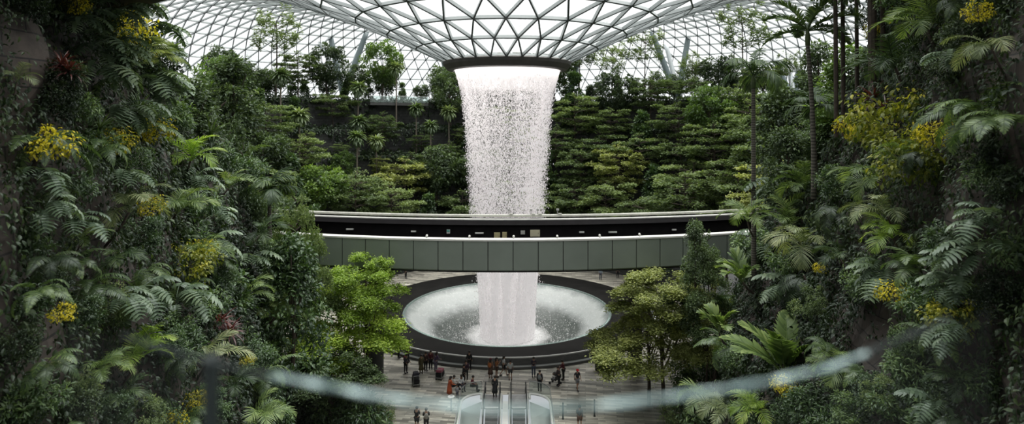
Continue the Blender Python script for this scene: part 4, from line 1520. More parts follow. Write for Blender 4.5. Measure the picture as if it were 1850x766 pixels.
def pose(kind):
    """Joint chains of a 1.7 m figure facing +Y, and its clothing meshes."""
    J = dict(pel=(0, 0, .93), sp=(0, 0, 1.12), ch=(0, 0, 1.32), nk=(0, .0, 1.48), hd=(0, .03, 1.585), tp=(0, .01, 1.67))
    st = .0
    lean = 0.0
    legs = {}
    for s in (-1, 1):
        legs[s] = [(.095 * s, 0, .88), (.10 * s, .015, .49), (.10 * s, -.02, .085), (.105 * s, .13, .04)]
    arms = {s: [(.165 * s, 0, 1.405), (.215 * s, -.03, 1.13), (.21 * s, .06, .9)] for s in (-1, 1)}
    if kind == 'walk':
        legs[1] = [(.095, 0, .88), (.1, .17, .50), (.1, .24, .10), (.1, .38, .06)]
        legs[-1] = [(-.095, 0, .88), (-.1, -.03, .48), (-.1, -.30, .14), (-.1, -.20, .04)]
        arms[1] = [(.165, 0, 1.405), (.21, -.14, 1.17), (.2, -.12, .93)]
        arms[-1] = [(-.165, 0, 1.405), (-.21, .1, 1.15), (-.19, .26, .98)]
    elif kind == 'phone':
        for s in (-1, 1):
            arms[s] = [(.165 * s, 0, 1.405), (.21 * s, .06, 1.15), (.07 * s, .3, 1.3)]
    elif kind == 'push':
        lean = .12
        for s in (-1, 1):
            arms[s] = [(.165 * s, .08, 1.40), (.22 * s, .12, 1.14), (.2 * s, .42, 1.04)]
    elif kind == 'sit':
        for s in (-1, 1):
            legs[s] = [(.1 * s, 0, .45), (.11 * s, .42, .47), (.11 * s, .40, .085), (.11 * s, .54, .04)]
            arms[s] = [(.165 * s, .02, .94), (.21 * s, .05, .68), (.12 * s, .3, .6)]
        J = dict(pel=(0, 0, .5), sp=(0, .0, .68), ch=(0, .02, .87), nk=(0, .05, 1.02), hd=(0, .09, 1.12), tp=(0, .08, 1.205))
    elif kind == 'reach':
        arms[1] = [(.165, 0, 1.405), (.38, .08, 1.28), (.55, .22, 1.33)]
        arms[-1] = [(-.165, 0, 1.405), (-.25, .05, 1.15), (-.15, .27, 1.1)]
    if lean:
        for k in ('ch', 'nk', 'hd', 'tp'):
            J[k] = (J[k][0], J[k][1] + lean * (J[k][2] - .93) * 1.4, J[k][2] - .01)
    body = []
    R = lambda p, r: (p[0], p[1], p[2], r)
    body.append([R(J['pel'], .125), R(J['sp'], .112), R(J['ch'], .125), R(J['nk'], .052), R(J['hd'], .088), R(J['tp'], .055)])
    body.append([R(J['hd'], .088), (J['hd'][0], J['hd'][1] + .105, J['hd'][2] - .015, .018)])       # nose
    for s in (-1, 1):
        body.append([R(J['hd'], .088), (.092 * s, J['hd'][1] - .01, J['hd'][2], .018)])             # ear
        l = legs[s]
        body.append([R(J['pel'], .125), R(l[0], .082), R(l[1], .052), R(l[2], .036), R(l[3], .032)])
        a = arms[s]
        dv = np.array(a[2]) - np.array(a[1]); dv = dv / np.linalg.norm(dv)
        pm_ = np.array(a[2]) + dv * .06
        body.append([R(J['ch'], .125), R(a[0], .056), R(a[1], .041), R(a[2], .029), (*pm_, .032)])
        side = np.cross(dv, [0, 1, 0] if abs(dv[1]) < .8 else [0, 0, 1.]); side /= np.linalg.norm(side)
        for q, ln in ((-1.5, .06), (-.5, .078), (.5, .082), (1.5, .072)):
            b0 = pm_ + side * q * .016
            body.append([(*(b0), .009), (*(b0 + dv * ln * .6), .0085), (*(b0 + dv * ln + np.array([0, .012, -.01])), .007)])
        tb = np.array(a[2]) + dv * .03
        tdir = unit(dv + side * 1.2)
        body.append([(*(tb + side * .018), .01), (*(tb + tdir * .06), .008)])
    k = {}
    k['body'] = skin_mesh('figure ' + kind, body)
    sh = [[R(J['pel'], .15), R(J['sp'], .137), R(J['ch'], .15)]]
    tr_ = []
    for s in (-1, 1):
        a = arms[s]; l = legs[s]
        e = tuple(np.array(a[0]) * .15 + np.array(a[1]) * .85)
        sh.append([R(J['ch'], .15), R(a[0], .078), R(e, .062)])
        tr_.append([R(J['pel'], .142), R(l[0], .105), R(l[1], .076), R(tuple(np.array(l[2]) + [0, 0, .02]), .058)])
    k['shirt'] = skin_mesh('shirt ' + kind, sh)
    k['trousers'] = skin_mesh('trousers ' + kind, tr_)
    srt = []
    for s in (-1, 1):
        l = legs[s]
        kn = tuple(np.array(l[0]) * .2 + np.array(l[1]) * .8)
        srt.append([R(J['pel'], .145), R(l[0], .11), R(kn, .09)])
    k['shorts'] = skin_mesh('shorts ' + kind, srt)
    sl = []
    for s in (-1, 1):
        a = arms[s]
        sl.append([R(a[0], .072), R(a[1], .058), R(tuple(np.array(a[1]) * .15 + np.array(a[2]) * .85), .045)])
    k['sleeves'] = skin_mesh('sleeves ' + kind, sl)
    mb = MB()
    for s in (-1, 1):
        l = legs[s]
        c = (np.array(l[2]) + np.array(l[3])) / 2
        ellipsoid(mb, (c[0], c[1] + .02, min(l[2][2], l[3][2]) + .02), (.055, .15, .058))
    k['shoes'] = mb.mesh('shoes ' + kind, 'dark', True)
    h = J['hd']
    mb = MB(); ellipsoid(mb, (h[0], h[1] - .018, h[2] + .035), (.108, .118, .108), zcut=h[2] - .03); k['hair'] = mb.mesh('hair ' + kind, 'hair', True)
    mb = MB(); ellipsoid(mb, (h[0], h[1] - .018, h[2] + .035), (.112, .122, .108), zcut=h[2] - .03)
    ellipsoid(mb, (h[0], h[1] - .09, h[2] - .1), (.1, .06, .17)); k['long_hair'] = mb.mesh('long hair ' + kind, 'hair', True)
    mb = MB(); ellipsoid(mb, (h[0], h[1] - .005, h[2] + .05), (.12, .13, .10), zcut=h[2] + .02)
    mb.add([[h[0] - .09, h[1] + .09, h[2] + .06], [h[0] + .09, h[1] + .09, h[2] + .06], [h[0] + .07, h[1] + .22, h[2] + .045], [h[0] - .07, h[1] + .22, h[2] + .045]], [[0, 1, 2, 3]])
    k['cap'] = mb.mesh('cap ' + kind, 'dark', True)
    mb = MB()
    for s in (-1, 1): ellipsoid(mb, (h[0] + .033 * s, h[1] + .088, h[2] + .02), (.013, .01, .01), 6, 4)
    ellipsoid(mb, (h[0], h[1] + .09, h[2] - .05), (.025, .008, .007), 6, 4)
    k['face'] = mb.mesh('eyes and mouth ' + kind, 'hair', True)
    p = J['pel']; c = J['ch']
    mb = MB()
    if kind != 'sit':
        lathe(mb, [(.14, p[2] + .18), (.165, p[2]), (.20, p[2] - .25), (.235, p[2] - .52), (.0, p[2] - .5)], 18)
    else:
        ellipsoid(mb, (0, .2, .48), (.24, .34, .16)); lathe(mb, [(.2, .5), (.3, .12)], 16, c=(0, .2))
    k['skirt'] = mb.mesh('skirt ' + kind, 'dark', True)
    mb = MB(); ellipsoid(mb, (0, c[1] - .21, c[2] - .1), (.15, .1, .22)); k['backpack'] = mb.mesh('backpack ' + kind, 'dark', True)
    mb = MB(); box(mb, (0, .36, 1.36), (.075, .01, .15)); k['phone'] = mb.mesh('phone', 'dark')
    return k


POSE = {k: pose(k) for k in ('stand', 'walk', 'phone', 'push', 'sit', 'reach')}


def person(label, px, py, kind, face, top, low, skin=0, sleeves=True, lower='trousers', hair='hair', cap=None, extra=(), h=1.0, z=0.0, pos=None):
    """face: bearing in degrees the figure looks (0 = away from the viewpoint, 180 = toward it)."""
    p = pix_floor(px, py, z) if pos is None else pos
    t = thing('person', label, 'person', p, math.radians(-face))
    s = h * 1.06
    t.scale = (s, s, s)
    K = POSE[kind]

    def prt(nm, key, mat, par=None):
        o = link(nm, K[key], par or t)
        if not o.data.materials: o.data.materials.append(None)
        o.material_slots[0].link = 'OBJECT'
        o.material_slots[0].material = mat
        return o
    bd = prt('body', 'body', SKIN[skin])
    sh_ = prt('shirt', 'shirt', cloth(top))
    if sleeves: prt('sleeves', 'sleeves', cloth(top), sh_)
    prt(lower, lower, cloth(low))
    prt('shoes', 'shoes', cloth((.03, .03, .035)))
    prt('hair', hair, M['hair'], bd)
    prt('face', 'face', M['hair'], bd)
    if cap: prt('cap', 'cap', cloth(cap))
    for e, c in extra: prt(e, e, cloth(c))
    return t


BLK, DKG, NAVY, WHT, GRY = (.014, .014, .016), (.05, .05, .052), (.025, .03, .05), (.62, .62, .62), (.28, .28, .28)
MAR, RED, RUST, OLV, BRN, PUR = (.10, .02, .028), (.42, .03, .03), (.33, .07, .025), (.10, .085, .04), (.09, .05, .035), (.09, .06, .12)
JEAN = (.06, .075, .11)
person('person in black jacket standing at the basin rail, seen from behind', 848, 669, 'stand', 5, BLK, BLK)
person('person in dark plum top standing behind the black jacket at the rail', 842, 687, 'stand', -10, (.06, .03, .05), BLK)
person('woman with maroon head covering and orange bag facing the basin', 886, 684, 'stand', 15, (.22, .12, .08), BRN, lower='skirt', hair='long_hair', cap=(.14, .02, .035), extra=(('backpack', (.4, .13, .04)),))
person('person in orange brown top with bare legs beside the maroon scarf', 897, 682, 'phone', 60, (.3, .12, .05), BRN, lower='shorts', hair='long_hair', sleeves=False)
person('person in white top and dark shorts striding in the row at the rail', 910, 679, 'walk', 70, WHT, BLK, lower='shorts', hair='long_hair', sleeves=False)
person('person in pale grey shirt and dark shorts ending the row at the rail', 922, 687, 'stand', 5, (.42, .43, .43), DKG, lower='shorts', sleeves=False)
person('person in long black coat at the head of the left escalator', 894, 718, 'stand', 10, BLK, BLK, extra=(('skirt', BLK),))
person('person in dark jacket and jeans standing alone at the rail, facing the viewer', 964, 681, 'phone', 170, (.035, .03, .045), JEAN)
person('person in black clothes with grey backpack at the head of the right escalator', 975, 707, 'stand', 12, BLK, BLK, extra=(('backpack', (.16, .17, .17)),))
person('person in maroon jacket pushing the dark stroller', 1018, 687, 'push', -70, MAR, BLK)
person('person in dark brown clothes stooping over the stroller', 1010, 698, 'push', -60, (.05, .035, .035), BLK, h=.97)
person('person in red cap, dark shirt and shorts walking past the stroller', 1043, 705, 'walk', 160, (.03, .03, .034), (.2, .2, .21), lower='shorts', cap=(.55, .03, .03), sleeves=False)
person('person in dark clothes at the rail beneath the yellowish umbrella tree', 1072, 655, 'stand', -20, (.06, .045, .04), BLK)
person('person in bright red shirt with arms stretched out at the left rail', 720, 647, 'reach', 60, RED, BLK)
person('person in dark red brown top next to the bright red shirt', 736, 656, 'phone', 20, (.10, .04, .035), BLK)
person('person with red bag standing behind the loaded dark trolley', 733, 674, 'push', 140, (.05, .045, .06), BLK, extra=(('backpack', (.42, .03, .03)),))
person('person in olive brown tunic in the group between the two trolleys', 761, 676, 'stand', -30, OLV, (.06, .05, .03), extra=(('skirt', OLV),))
person('person in brownish black clothes behind the olive tunic', 769, 671, 'stand', 20, (.045, .025, .025), BLK)
person('person in maroon jacket facing the basin in the left group', 778, 668, 'stand', 5, MAR, BLK)
person('person in purple grey clothes at the pink topped trolley', 787, 672, 'push', 40, PUR, (.14, .12, .17), hair='long_hair')
person('person in long rust red dress bending beside the left glass balustrade', 812, 719, 'push', 60, RUST, RUST, lower='skirt', hair='long_hair')
person('person in white shirt seated by the rust red dress', 819, 706, 'sit', 60, WHT, BLK, skin=2)
person('person in white shirt and blue mask seated nearer the escalator', 833, 704, 'sit', 150, WHT, NAVY, skin=2)
person('small child in pale grey shirt in front of the seated people', 826, 720, 'stand', 30, (.32, .32, .34), (.1, .1, .13), h=.62)
person('person in black standing behind the two seated in white', 838, 695, 'stand', 80, BLK, BLK)
person('person in maroon crouched by the curved handrail', 853, 706, 'sit', 100, (.12, .02, .03), BLK)
person('person in black with bare arms at the frame\'s lower edge, left of another', 753, 778, 'phone', 20, BLK, BLK, sleeves=False, lower='shorts')
person('person in black with pale bag at the lower edge beside the left balustrade', 770, 781, 'phone', -10, (.03, .03, .03), BLK, extra=(('backpack', (.2, .19, .17)),))
person('person in grey clothes at the lower edge, right of the escalators', 1047, 776, 'walk', 10, (.12, .12, .125), BRN, lower='shorts')
person('tiny person in white cap on the far plaza left of the fall', 733, 503, 'stand', 120, BLK, BLK, cap=WHT)
person('tiny person in pale blue shirt on the far plaza right of the fall', 1085, 506, 'stand', 180, (.3, .36, .42), JEAN)
person('tiny person in dark clothes on the far plaza, farther right under the bridge', 1116, 502, 'stand', 180, DKG, BLK)
person('tiny person in red on the far plaza beside the bright green tree', 701, 502, 'stand', 90, RED, BLK)
person('person in black dress on the walkway seen through the left tree trunks', 660, 644, 'stand', 40, BLK, BLK, lower='skirt')
person('person in brownish clothes on the walkway behind the left tree trunks', 641, 638, 'walk', 90, (.2, .1, .08), BRN)
person('person in yellow shirt behind the umbrella trees on the right', 1233, 516, 'stand', 200, (.6, .42, .04), NAVY)


def trolley(label, px, py, rz, bags):
    t = thing('luggage_trolley', label, 'trolley', pix_floor(px, py), rz)
    mb = MB(); box(mb, (0, 0, .22), (.62, .95, .06)); mb.build('platform', 'steel', t)
    mb = MB()
    for s in (-1, 1): tube(mb, [[.28 * s, -.46, .22], [.28 * s, -.5, 1.0]], .02, 6)
    tube(mb, [[-.28, -.5, 1.0], [.28, -.5, 1.0]], .025, 6)
    mb.build('handle', 'steel', t)
    wm = MB()
    lathe(wm, [(0, -.03), (.09, -.03), (.09, .03), (0, .03)], 12)
    wv = wm.mesh('trolley wheel', 'dark')
    for x, y in ((-.25, -.38), (.25, -.38), (0, .4)):
        o = link('wheel', wv, t, (x, y, .09)); o.rotation_euler = (0, PI / 2, 0)
    m = Matrix.Translation([float(v) for v in pix_floor(px, py)]) @ Matrix.Rotation(rz, 4, 'Z')
    for nm, lab, c, s, col in bags:
        b = thing(nm, lab, 'bag', m @ Vector((c[0], c[1], c[2])), rz)
        mb = MB()
        w, d_, h_ = s
        q = np.array([[-1, -1], [1, -1], [1, 1], [-1, 1]])
        for zz0, zz1, k in ((0, .06, .92), (.06, h_ - .06, 1), (h_ - .06, h_, .92)):
            box(mb, (0, 0, (zz0 + zz1) / 2), (w * k, d_ * k, zz1 - zz0))
        cs = mb.build('case', cloth(col), b)
        mb = MB(); tube(mb, [[-.09, 0, h_], [-.09, 0, h_ + .05], [.09, 0, h_ + .05], [.09, 0, h_]], .012, 5); mb.build('handle', 'dark', cs)
        mb = MB(); box(mb, (0, -d_ / 2 - .012, h_ * .45), (w * .7, .025, h_ * .5)); mb.build('pocket', cloth(tuple(v * .8 for v in col)), cs)


trolley('luggage trolley piled high with dark cases on the plaza', 751, 696, .35, (
    ('suitcase', 'black suitcase at the bottom of the dark trolley load', (0, .02, .25), (.55, .8, .34), BLK),
    ('suitcase', 'charcoal suitcase in the middle of the dark trolley load', (0, 0, .595), (.5, .7, .3), DKG),
    ('travel_bag', 'black travel bag on top of the dark trolley load', (.02, -.05, .9), (.46, .55, .26), (.03, .03, .04))))
trolley('luggage trolley loaded with a pink topped pile', 795, 684, -.2, (
    ('suitcase', 'black suitcase lying on the trolley under the pink bag', (0, .02, .25), (.56, .82, .4), BLK),
    ('travel_bag', 'pink travel bag on top of the black suitcase', (0, 0, .655), (.54, .7, .2), (.35, .1, .14))))
t = thing('stroller', 'dark folding stroller pushed by the person in maroon', 'stroller', pix_floor(1003, 694), 1.0)
mb = MB(); box(mb, (0, .05, .45), (.45, .5, .12)); box(mb, (0, -.18, .72), (.45, .1, .5)); mb.build('seat', 'dark', t)
mb = MB()
for s in (-1, 1):
    tube(mb, [[.25 * s, .4, .1], [.25 * s, -.1, .7], [.25 * s, -.45, 1.05]], .018, 5); tube(mb, [[.25 * s, -.4, .1], [.25 * s, .05, .5]], .018, 5)
tube(mb, [[-.25, -.45, 1.05], [.25, -.45, 1.05]], .022, 5)
mb.build('frame', 'steel', t)
mb = MB(); ellipsoid(mb, (0, -.05, .85), (.26, .3, .25), zcut=.82); mb.build('hood', 'dark', t)
wm = MB(); lathe(wm, [(0, -.025), (.11, -.025), (.11, .025), (0, .025)], 12); wv = wm.mesh('stroller wheel', 'dark')
for x, y in ((-.27, -.4), (.27, -.4), (-.25, .4), (.25, .4)):
    o = link('wheel', wv, t, (x, y, .11)); o.rotation_euler = (0, PI / 2, 0)
t = thing('bin', 'small black bin standing on the plaza under the umbrella tree', 'bin', pix_floor(1083, 668))
mb = MB(); box(mb, (0, 0, .4), (.8, .5, .8)); mb.build('body', 'dark', t)
mb = MB(); box(mb, (0, 0, .84), (.9, .6, .08)); mb.build('lid', 'concrete', t)
ORD = ['first', 'second', 'third', 'fourth', 'fifth', 'sixth', 'seventh', 'eighth', 'ninth', 'tenth', 'eleventh', 'twelfth', 'thirteenth', 'fourteenth', 'fifteenth', 'sixteenth', 'seventeenth', 'eighteenth',
       'nineteenth', 'twentieth', 'twenty-first', 'twenty-second', 'twenty-third', 'twenty-fourth', 'twenty-fifth', 'twenty-sixth']
ROWN = ['lowest', 'second', 'third', 'fourth', 'fifth', 'topmost']
# ------------------------------------------------------------------ far slope planting
far = []     # (kind, px, k, scale, dr)
g = np.random.default_rng(21)
for k in range(6):
    px = 385 + g.random() * 30
    while px < 1470:
        c = abs(px - 918)
        u = g.random()
        left = px < 918
        dr = g.normal() * .7
        if k == 5:
            kind = 'broad' if u < .55 else ('broadl' if u < .7 else ('airy' if u < .85 else 'layer'))
            if not left and u > .4 and u < .62: kind = 'airy'
        elif left:
            kind = 'layer' if u < .52 else ('olive' if u < .62 else ('column' if u < .76 else ('broadl' if u < .86 else 'broad')))
        else:
            kind = 'layer' if u < .60 else ('olive' if u < .72 else ('column' if u < .88 else ('broadl' if u < .93 else 'broad')))
        sc = 1.0 + .4 * g.random()
        if k == 5:
            sc *= .9
            if min(abs(px - q) for q in (405, 440, 625, 1212, 1230, 1420, 1440)) < 30: sc *= .62
        far.append([kind, px, k, sc, dr])
        px += (56 if k < 5 else 36) + 26 * g.random()
for px in range(395, 1460, 33):
    far.append(['broad' if g.random() < .6 else 'column', px + g.normal() * 6, 5, .5 + .25 * g.random(), 4.5 + g.random()])
SETS = {'layer': (LAY, 'layered_tree', 'layered green tree'), 'olive': (LAYL, 'layered_tree', 'olive tinted layered tree'), 'broad': (BRO, 'leafy_tree', 'dark dense round-crowned tree'),
        'broadl': (BROL, 'leafy_tree', 'fresh green round-crowned tree'), 'column': (COLU, 'columnar_tree', 'narrow column-shaped leafy tree'), 'airy': (AIRY, 'airy_tree', 'thin sparse flat-crowned tree')}
FANP_AT = ((647, 160, 4, 1.2, 'above two lower ones in a column'), (752, 197, 3, 1.05, 'with a neat round head under the dark deck'), (811, 203, 3, 1.15, 'nearest the waterfall'),
                          (778, 228, 2, 1.0, 'between two others, slightly lower, near the waterfall'), (648, 221, 3, 1.2, 'in the middle of a column of three'), (645, 249, 2, 1.1, 'with tall bare trunk, lowest of a column of three'),
                          (680, 256, 2, 1.05, 'with tall bare trunk, right of its equal neighbour'), (541, 210, 3, 1.2, 'half hidden among trees on the left part'), (507, 137, 4, 1.2, 'standing high on the left among dense trees'),
                          (716, 124, 4, 1.1, 'with the longest thin trunk, high beside the deck'), (313, 92, 5, 1.1, 'on the top terrace beside the leftmost steel struts'))
HT = {'layer': 8.2, 'olive': 8.2, 'broad': 9.5, 'broadl': 9.5, 'column': 7, 'airy': 11.5}
keep = []
for f in far:        # leave the fan-headed palms and the dark deck in view
    kind, px, k, sc, dr = f
    p = terrace_point(px, k, dr)
    for hx, hy, hk, _, _ in FANP_AT + ((722, 172, 5, 1, ''), (735, 176, 5, 1, '')):
        if k <= hk and abs(px - hx) < 44 * (1 if k < 5 else .6) and dr < 4:
            lim = 23 - (hy + 34 - HY) / FPX * p[1] - TZ[k]
            sc = min(sc, lim / HT[kind])
    if sc > .34:
        f[3] = sc
        keep.append(f)
far = keep
cnt = {}
for f in sorted(far, key=lambda f: abs(f[1] - 918)):
    kind, px, k, sc, dr = f
    S, nm, desc = SETS[kind]
    tm, cm, H = S[int(g.integers(len(S)))]
    side = 'left' if px < 918 else 'right'
    key = (kind, k, side)
    cnt[key] = cnt.get(key, 0) + 1
    lab = '%s on %s far terrace, %s of its kind %s of waterfall' % (desc, ROWN[k], ORD[cnt[key] - 1], side)
    p = terrace_point(px, k, dr)
    t = thing(nm, lab, 'tree', group='trees on the far terraces')
    put(t, p, spin=g.random() * 6.28, s=sc * (1.0 if k < 5 else 1.0))
    link('trunk', tm, t); link('crown', cm, t)

# fan-headed palms on the far slope: head pixel, terrace
for hx, hy, k, s, lab in FANP_AT:
    p = terrace_point(hx, k, -.9)
    ztop = 23 - (hy - HY) / FPX * p[1]
    t = thing('fan_palm', 'far fan-headed palm ' + lab, 'palm')
    put(t, p, spin=g.random() * 6)
    tr_ = link('trunk', FANT, t); tr_.scale = (1, 1, ztop - p[2])
    hd = link('crown', FANH[int(g.integers(3))], t, (0, 0, ztop - p[2])); hd.scale = (s, s, s)

# undergrowth covering each terrace
for k in range(6):
    mb = MB()
    gg = np.random.default_rng(50 + k)
    n = 9000
    a = PI + (gg.random(n) * 2 - 1) * 1.2
    rr = TW[k] + .1 + (TW[k + 1] - TW[k] - .2) * gg.random(n) ** (.7 if k < 5 else 1.6) * (1 if k < 5 else .5)
    lump = .5 + .5 * np.sin(a * 61 + k) * np.sin(a * 37 + 2 * k)
    z = TZ[k] + gg.random(n) * (.35 + 1.1 * lump)
    P = np.stack([AX[0] + rr * np.sin(a), AX[1] - rr * np.cos(a), z], 1)
    # hanging over the retaining wall below
    m = n // 3
    P[:m, :2] = AX + (TW[k] - .12 - .2 * gg.random(m))[:, None] * np.stack([np.sin(a[:m]), -np.cos(a[:m])], 1)
    P[:m, 2] = TZ[k] + .4 - gg.random(m) ** 1.5 * (.6 + 2.6 * np.clip(np.sin(a[:m] * 23 + k * 3), 0, 1))
    D = gg.normal(size=(n, 3)); D[:, 2] = D[:, 2] * .4 - np.where(np.arange(n) < m, .9, -.2)
    leaves(mb, LEAF4, P, D, gg.normal(size=(n, 3)) * .5 + [0, -.4, 1], .45 + .25 * gg.random(n), np.clip(.35 + gg.normal(size=n) * .17, 0, 1))
    o = mb.build('undergrowth', 'wallgreen' if k % 2 else 'broad')
    tag(o, 'low leafy undergrowth spread along the %s far terrace' % ROWN[k], 'undergrowth', kind='stuff')

# ------------------------------------------------------------------ creepers on the canyon walls
def tri_sample(G, n, gg, ymax=70):
    a, b = G.shape[:2]
    A = G[:-1, :-1]; B = G[1:, :-1]; C = G[:-1, 1:]; Dd = G[1:, 1:]
    nr = np.cross(B - A, C - A)
    ar = np.linalg.norm(nr, axis=-1)
    ar[:, -1] *= .35
    w = ar * np.clip(22 / np.maximum(A[..., 1], 6), .25, 1.6)
    w[A[..., 1] > ymax] = 0
    w = (w / w.sum()).ravel()
    k = gg.choice(len(w), n, p=w)
    i, j = np.unravel_index(k, ar.shape)
    u, v = gg.random(n)[:, None], gg.random(n)[:, None]
    P = (A[i, j] * (1 - u) + B[i, j] * u) * (1 - v) + (C[i, j] * (1 - u) + Dd[i, j] * u) * v
    return P, unit(nr[i, j])


# bare patches of stone: pixel, radius in pixels
BARE = {-1: [(62, 108, 50), (30, 60, 40), (60, 600, 34), (235, 555, 28), (345, 700, 20), (330, 590, 18), (90, 640, 14)], 1: [(1605, 620, 58), (1618, 560, 36), (1730, 390, 16)]}
for side, G, nm in ((-1, WLG, 'left'), (1, WRG, 'right')):
    gg = np.random.default_rng(70 + side)
    n = 300000
    P, Nn = tri_sample(G, n, gg)
    Nn = Nn * np.sign((Nn * (CAM - P)).sum(1))[:, None]
    px = CX + FPX * P[:, 0] / P[:, 1]; py = HY - FPX * (P[:, 2] - 23) / P[:, 1]
    keep = np.ones(n, bool)
    for x, y, r in BARE[side]:
        dd = np.hypot(px - x, py - y) / r
        keep &= (dd > 1) | (gg.random(n) < .12)
    # clumpy cover
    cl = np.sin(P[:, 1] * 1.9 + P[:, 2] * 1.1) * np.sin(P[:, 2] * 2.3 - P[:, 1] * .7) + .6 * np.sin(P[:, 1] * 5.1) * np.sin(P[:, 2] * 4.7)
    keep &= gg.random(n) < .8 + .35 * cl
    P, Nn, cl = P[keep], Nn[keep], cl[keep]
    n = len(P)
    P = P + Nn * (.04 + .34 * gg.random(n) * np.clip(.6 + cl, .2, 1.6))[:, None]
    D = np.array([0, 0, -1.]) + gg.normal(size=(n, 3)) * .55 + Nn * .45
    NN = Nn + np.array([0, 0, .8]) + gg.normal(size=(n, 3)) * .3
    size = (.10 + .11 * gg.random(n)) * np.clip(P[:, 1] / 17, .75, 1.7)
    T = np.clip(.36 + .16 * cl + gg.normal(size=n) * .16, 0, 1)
    lev = np.floor((P[:, 2] + 1) / 9.5).astype(int).clip(0, 3)
    for L_, ln in enumerate(('lowest', 'lower', 'upper', 'topmost')):
        q = lev == L_
        if q.sum() < 50: continue
        mb = MB()
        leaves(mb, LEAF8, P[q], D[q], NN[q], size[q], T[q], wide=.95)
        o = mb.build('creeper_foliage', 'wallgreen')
        tag(o, 'dark creeper leaves covering the %s part of the %s stone wall' % (ln, nm), 'creeper', kind='stuff')

# ------------------------------------------------------------------ notable plants on and below the canyon walls
used = []        # pixel discs already carrying a notable plant


def spot(px, py, side, off=.0):
    h = hit(px, py, side)
    if h is None:
        return None
    p, n = h
    return p + n * off, n


def side_of(px): return -1 if px < 925 else 1


def lean(n, k):
    v = unit(np.array([0, 0, 1.]) * (1 - k) + np.asarray(n) * k)
    return v


def bearing(n): return math.atan2(n[1], n[0])


def wall_palm(px, py, kind, label, count=9, size=None, e=(-.35, .75), spread=2.6, name='arching_palm', k=.25, d=None, part='frond', cat='palm'):
    """An arching palm rooted where the pixel meets the wall; size = frond length in pixels."""
    sd = side_of(px)
    if d is None:
        s = spot(px, py, sd, .0)
        if s is None:
            s = (at(px, py, 30), np.array([-sd * .7, -.7, 0]))
        p, n = s
    else:
        p, n = at(px, py, d), np.array([-sd * .7, -.7, 0.])
    nh = unit(np.array([n[0], n[1], 0]) + np.array([0, -.35, 0]))
    L = {'fern': 1.7, 'fern_dark': 1.7, 'broad': 1.9}.get(kind, 2.3)
    root = p - np.array([0, 0, .9]) - nh * .1
    p = p + nh * (.75 if 'fern' not in kind else .55) * min(1.6, p[1] / 20)
    sc = (size / FPX * p[1] / L) if size else 1.0
    b = bearing(nh)
    used.append((px, py, (size or 60) * .6))
    t = frond_plant(name, label, cat, FR[kind], count, p, lean(n, k * 0), 0, sc, e=e, az=(b - spread / 2, b + spread / 2) if spread < 6 else (0, 2 * PI), part=part)
    v = (root - p) / sc
    mb = MB(); tube(mb, [v, v * .6 + [0, 0, -.12], v * .25 + [0, 0, -.1], [0, 0, .05]], [.06, .06, .055, .05], 6); mb.build('stem', 'bark', t, smooth=True)
    return t


WP = wall_palm
# left wall
WP(205, 655, 'areca_bright', 'bright yellow-green palm low on the left wall, largest there', 10, 105, e=(-.2, 1.0), spread=4.6)
WP(345, 650, 'areca_pale', 'pale arching palm in front of the lower left stone wall, beside the blurred post', 8, 85, e=(-.3, .9), spread=4.2)
WP(285, 385, 'areca', 'arching palm halfway up the left wall with glossy combed fronds', 9, 100, e=(-.3, .7), spread=4.0)
WP(190, 385, 'areca_pale', 'pale combed palm halfway up the left wall, left of its greener neighbour', 6, 95, e=(-.2, .7), spread=3.2)
WP(330, 290, 'areca_bright', 'bright green palm on the left wall above the yellow creepers', 8, 80, e=(-.3, .8), spread=3.6)
WP(380, 340, 'areca', 'palm with fanned bright fronds beside the dark flat-topped tree', 6, 60, e=(-.2, .8), spread=3.2)
WP(105, 440, 'areca', 'fan of stiff fronds at the dark left edge, mid height', 7, 62, e=(-.2, .8), spread=3.4)
WP(175, 470, 'areca_dark', 'dark drooping palm under the fan of stiff fronds', 6, 75, e=(-.6, .3), spread=3.0)
WP(45, 265, 'fern', 'large drooping fern hanging above yellow creepers at the left edge', 9, 120, e=(-.5, .4), spread=3.0, name='hanging_fern', cat='fern')
WP(10, 150, 'areca_pale', 'pale frond tips poking in at the extreme upper left edge', 5, 60, e=(-.2, .6), spread=2.8)
WP(130, 520, 'fern', 'fern with long ladder fronds over the lower left wall', 8, 95, e=(-.5, .4), spread=3.0, name='hanging_fern', cat='fern')
WP(95, 480, 'fern', 'fern fanning over the dark left edge below the stiff palm', 7, 80, e=(-.5, .4), spread=3.0, name='hanging_fern', cat='fern')
WP(235, 490, 'fern', 'fern hanging over the bare stone beside yellow leaves', 7, 75, e=(-.7, .3), spread=3.0, name='hanging_fern', cat='fern')
WP(70, 660, 'areca_pale', 'small yellowish palm tuft at the lower left edge', 6, 38, e=(0, .8), spread=3.4)
WP(470, 570, 'areca', 'palm with broad soft fronds between the leafy columns low on the left', 9, 75, e=(-.3, .8), spread=4.5)
WP(435, 425, 'areca_dark', 'dark palm drooping under the left end of the bridge', 7, 70, e=(-.4, .5), spread=3.2)
WP(380, 700, 'areca_dark', 'shadowed palm at the bottom beside the blurred post', 7, 70, e=(-.4, .6), spread=3.5)
WP(180, 720, 'areca_dark', 'shadowed palm below the bright yellow-green palm', 7, 75, e=(-.4, .6), spread=3.5)
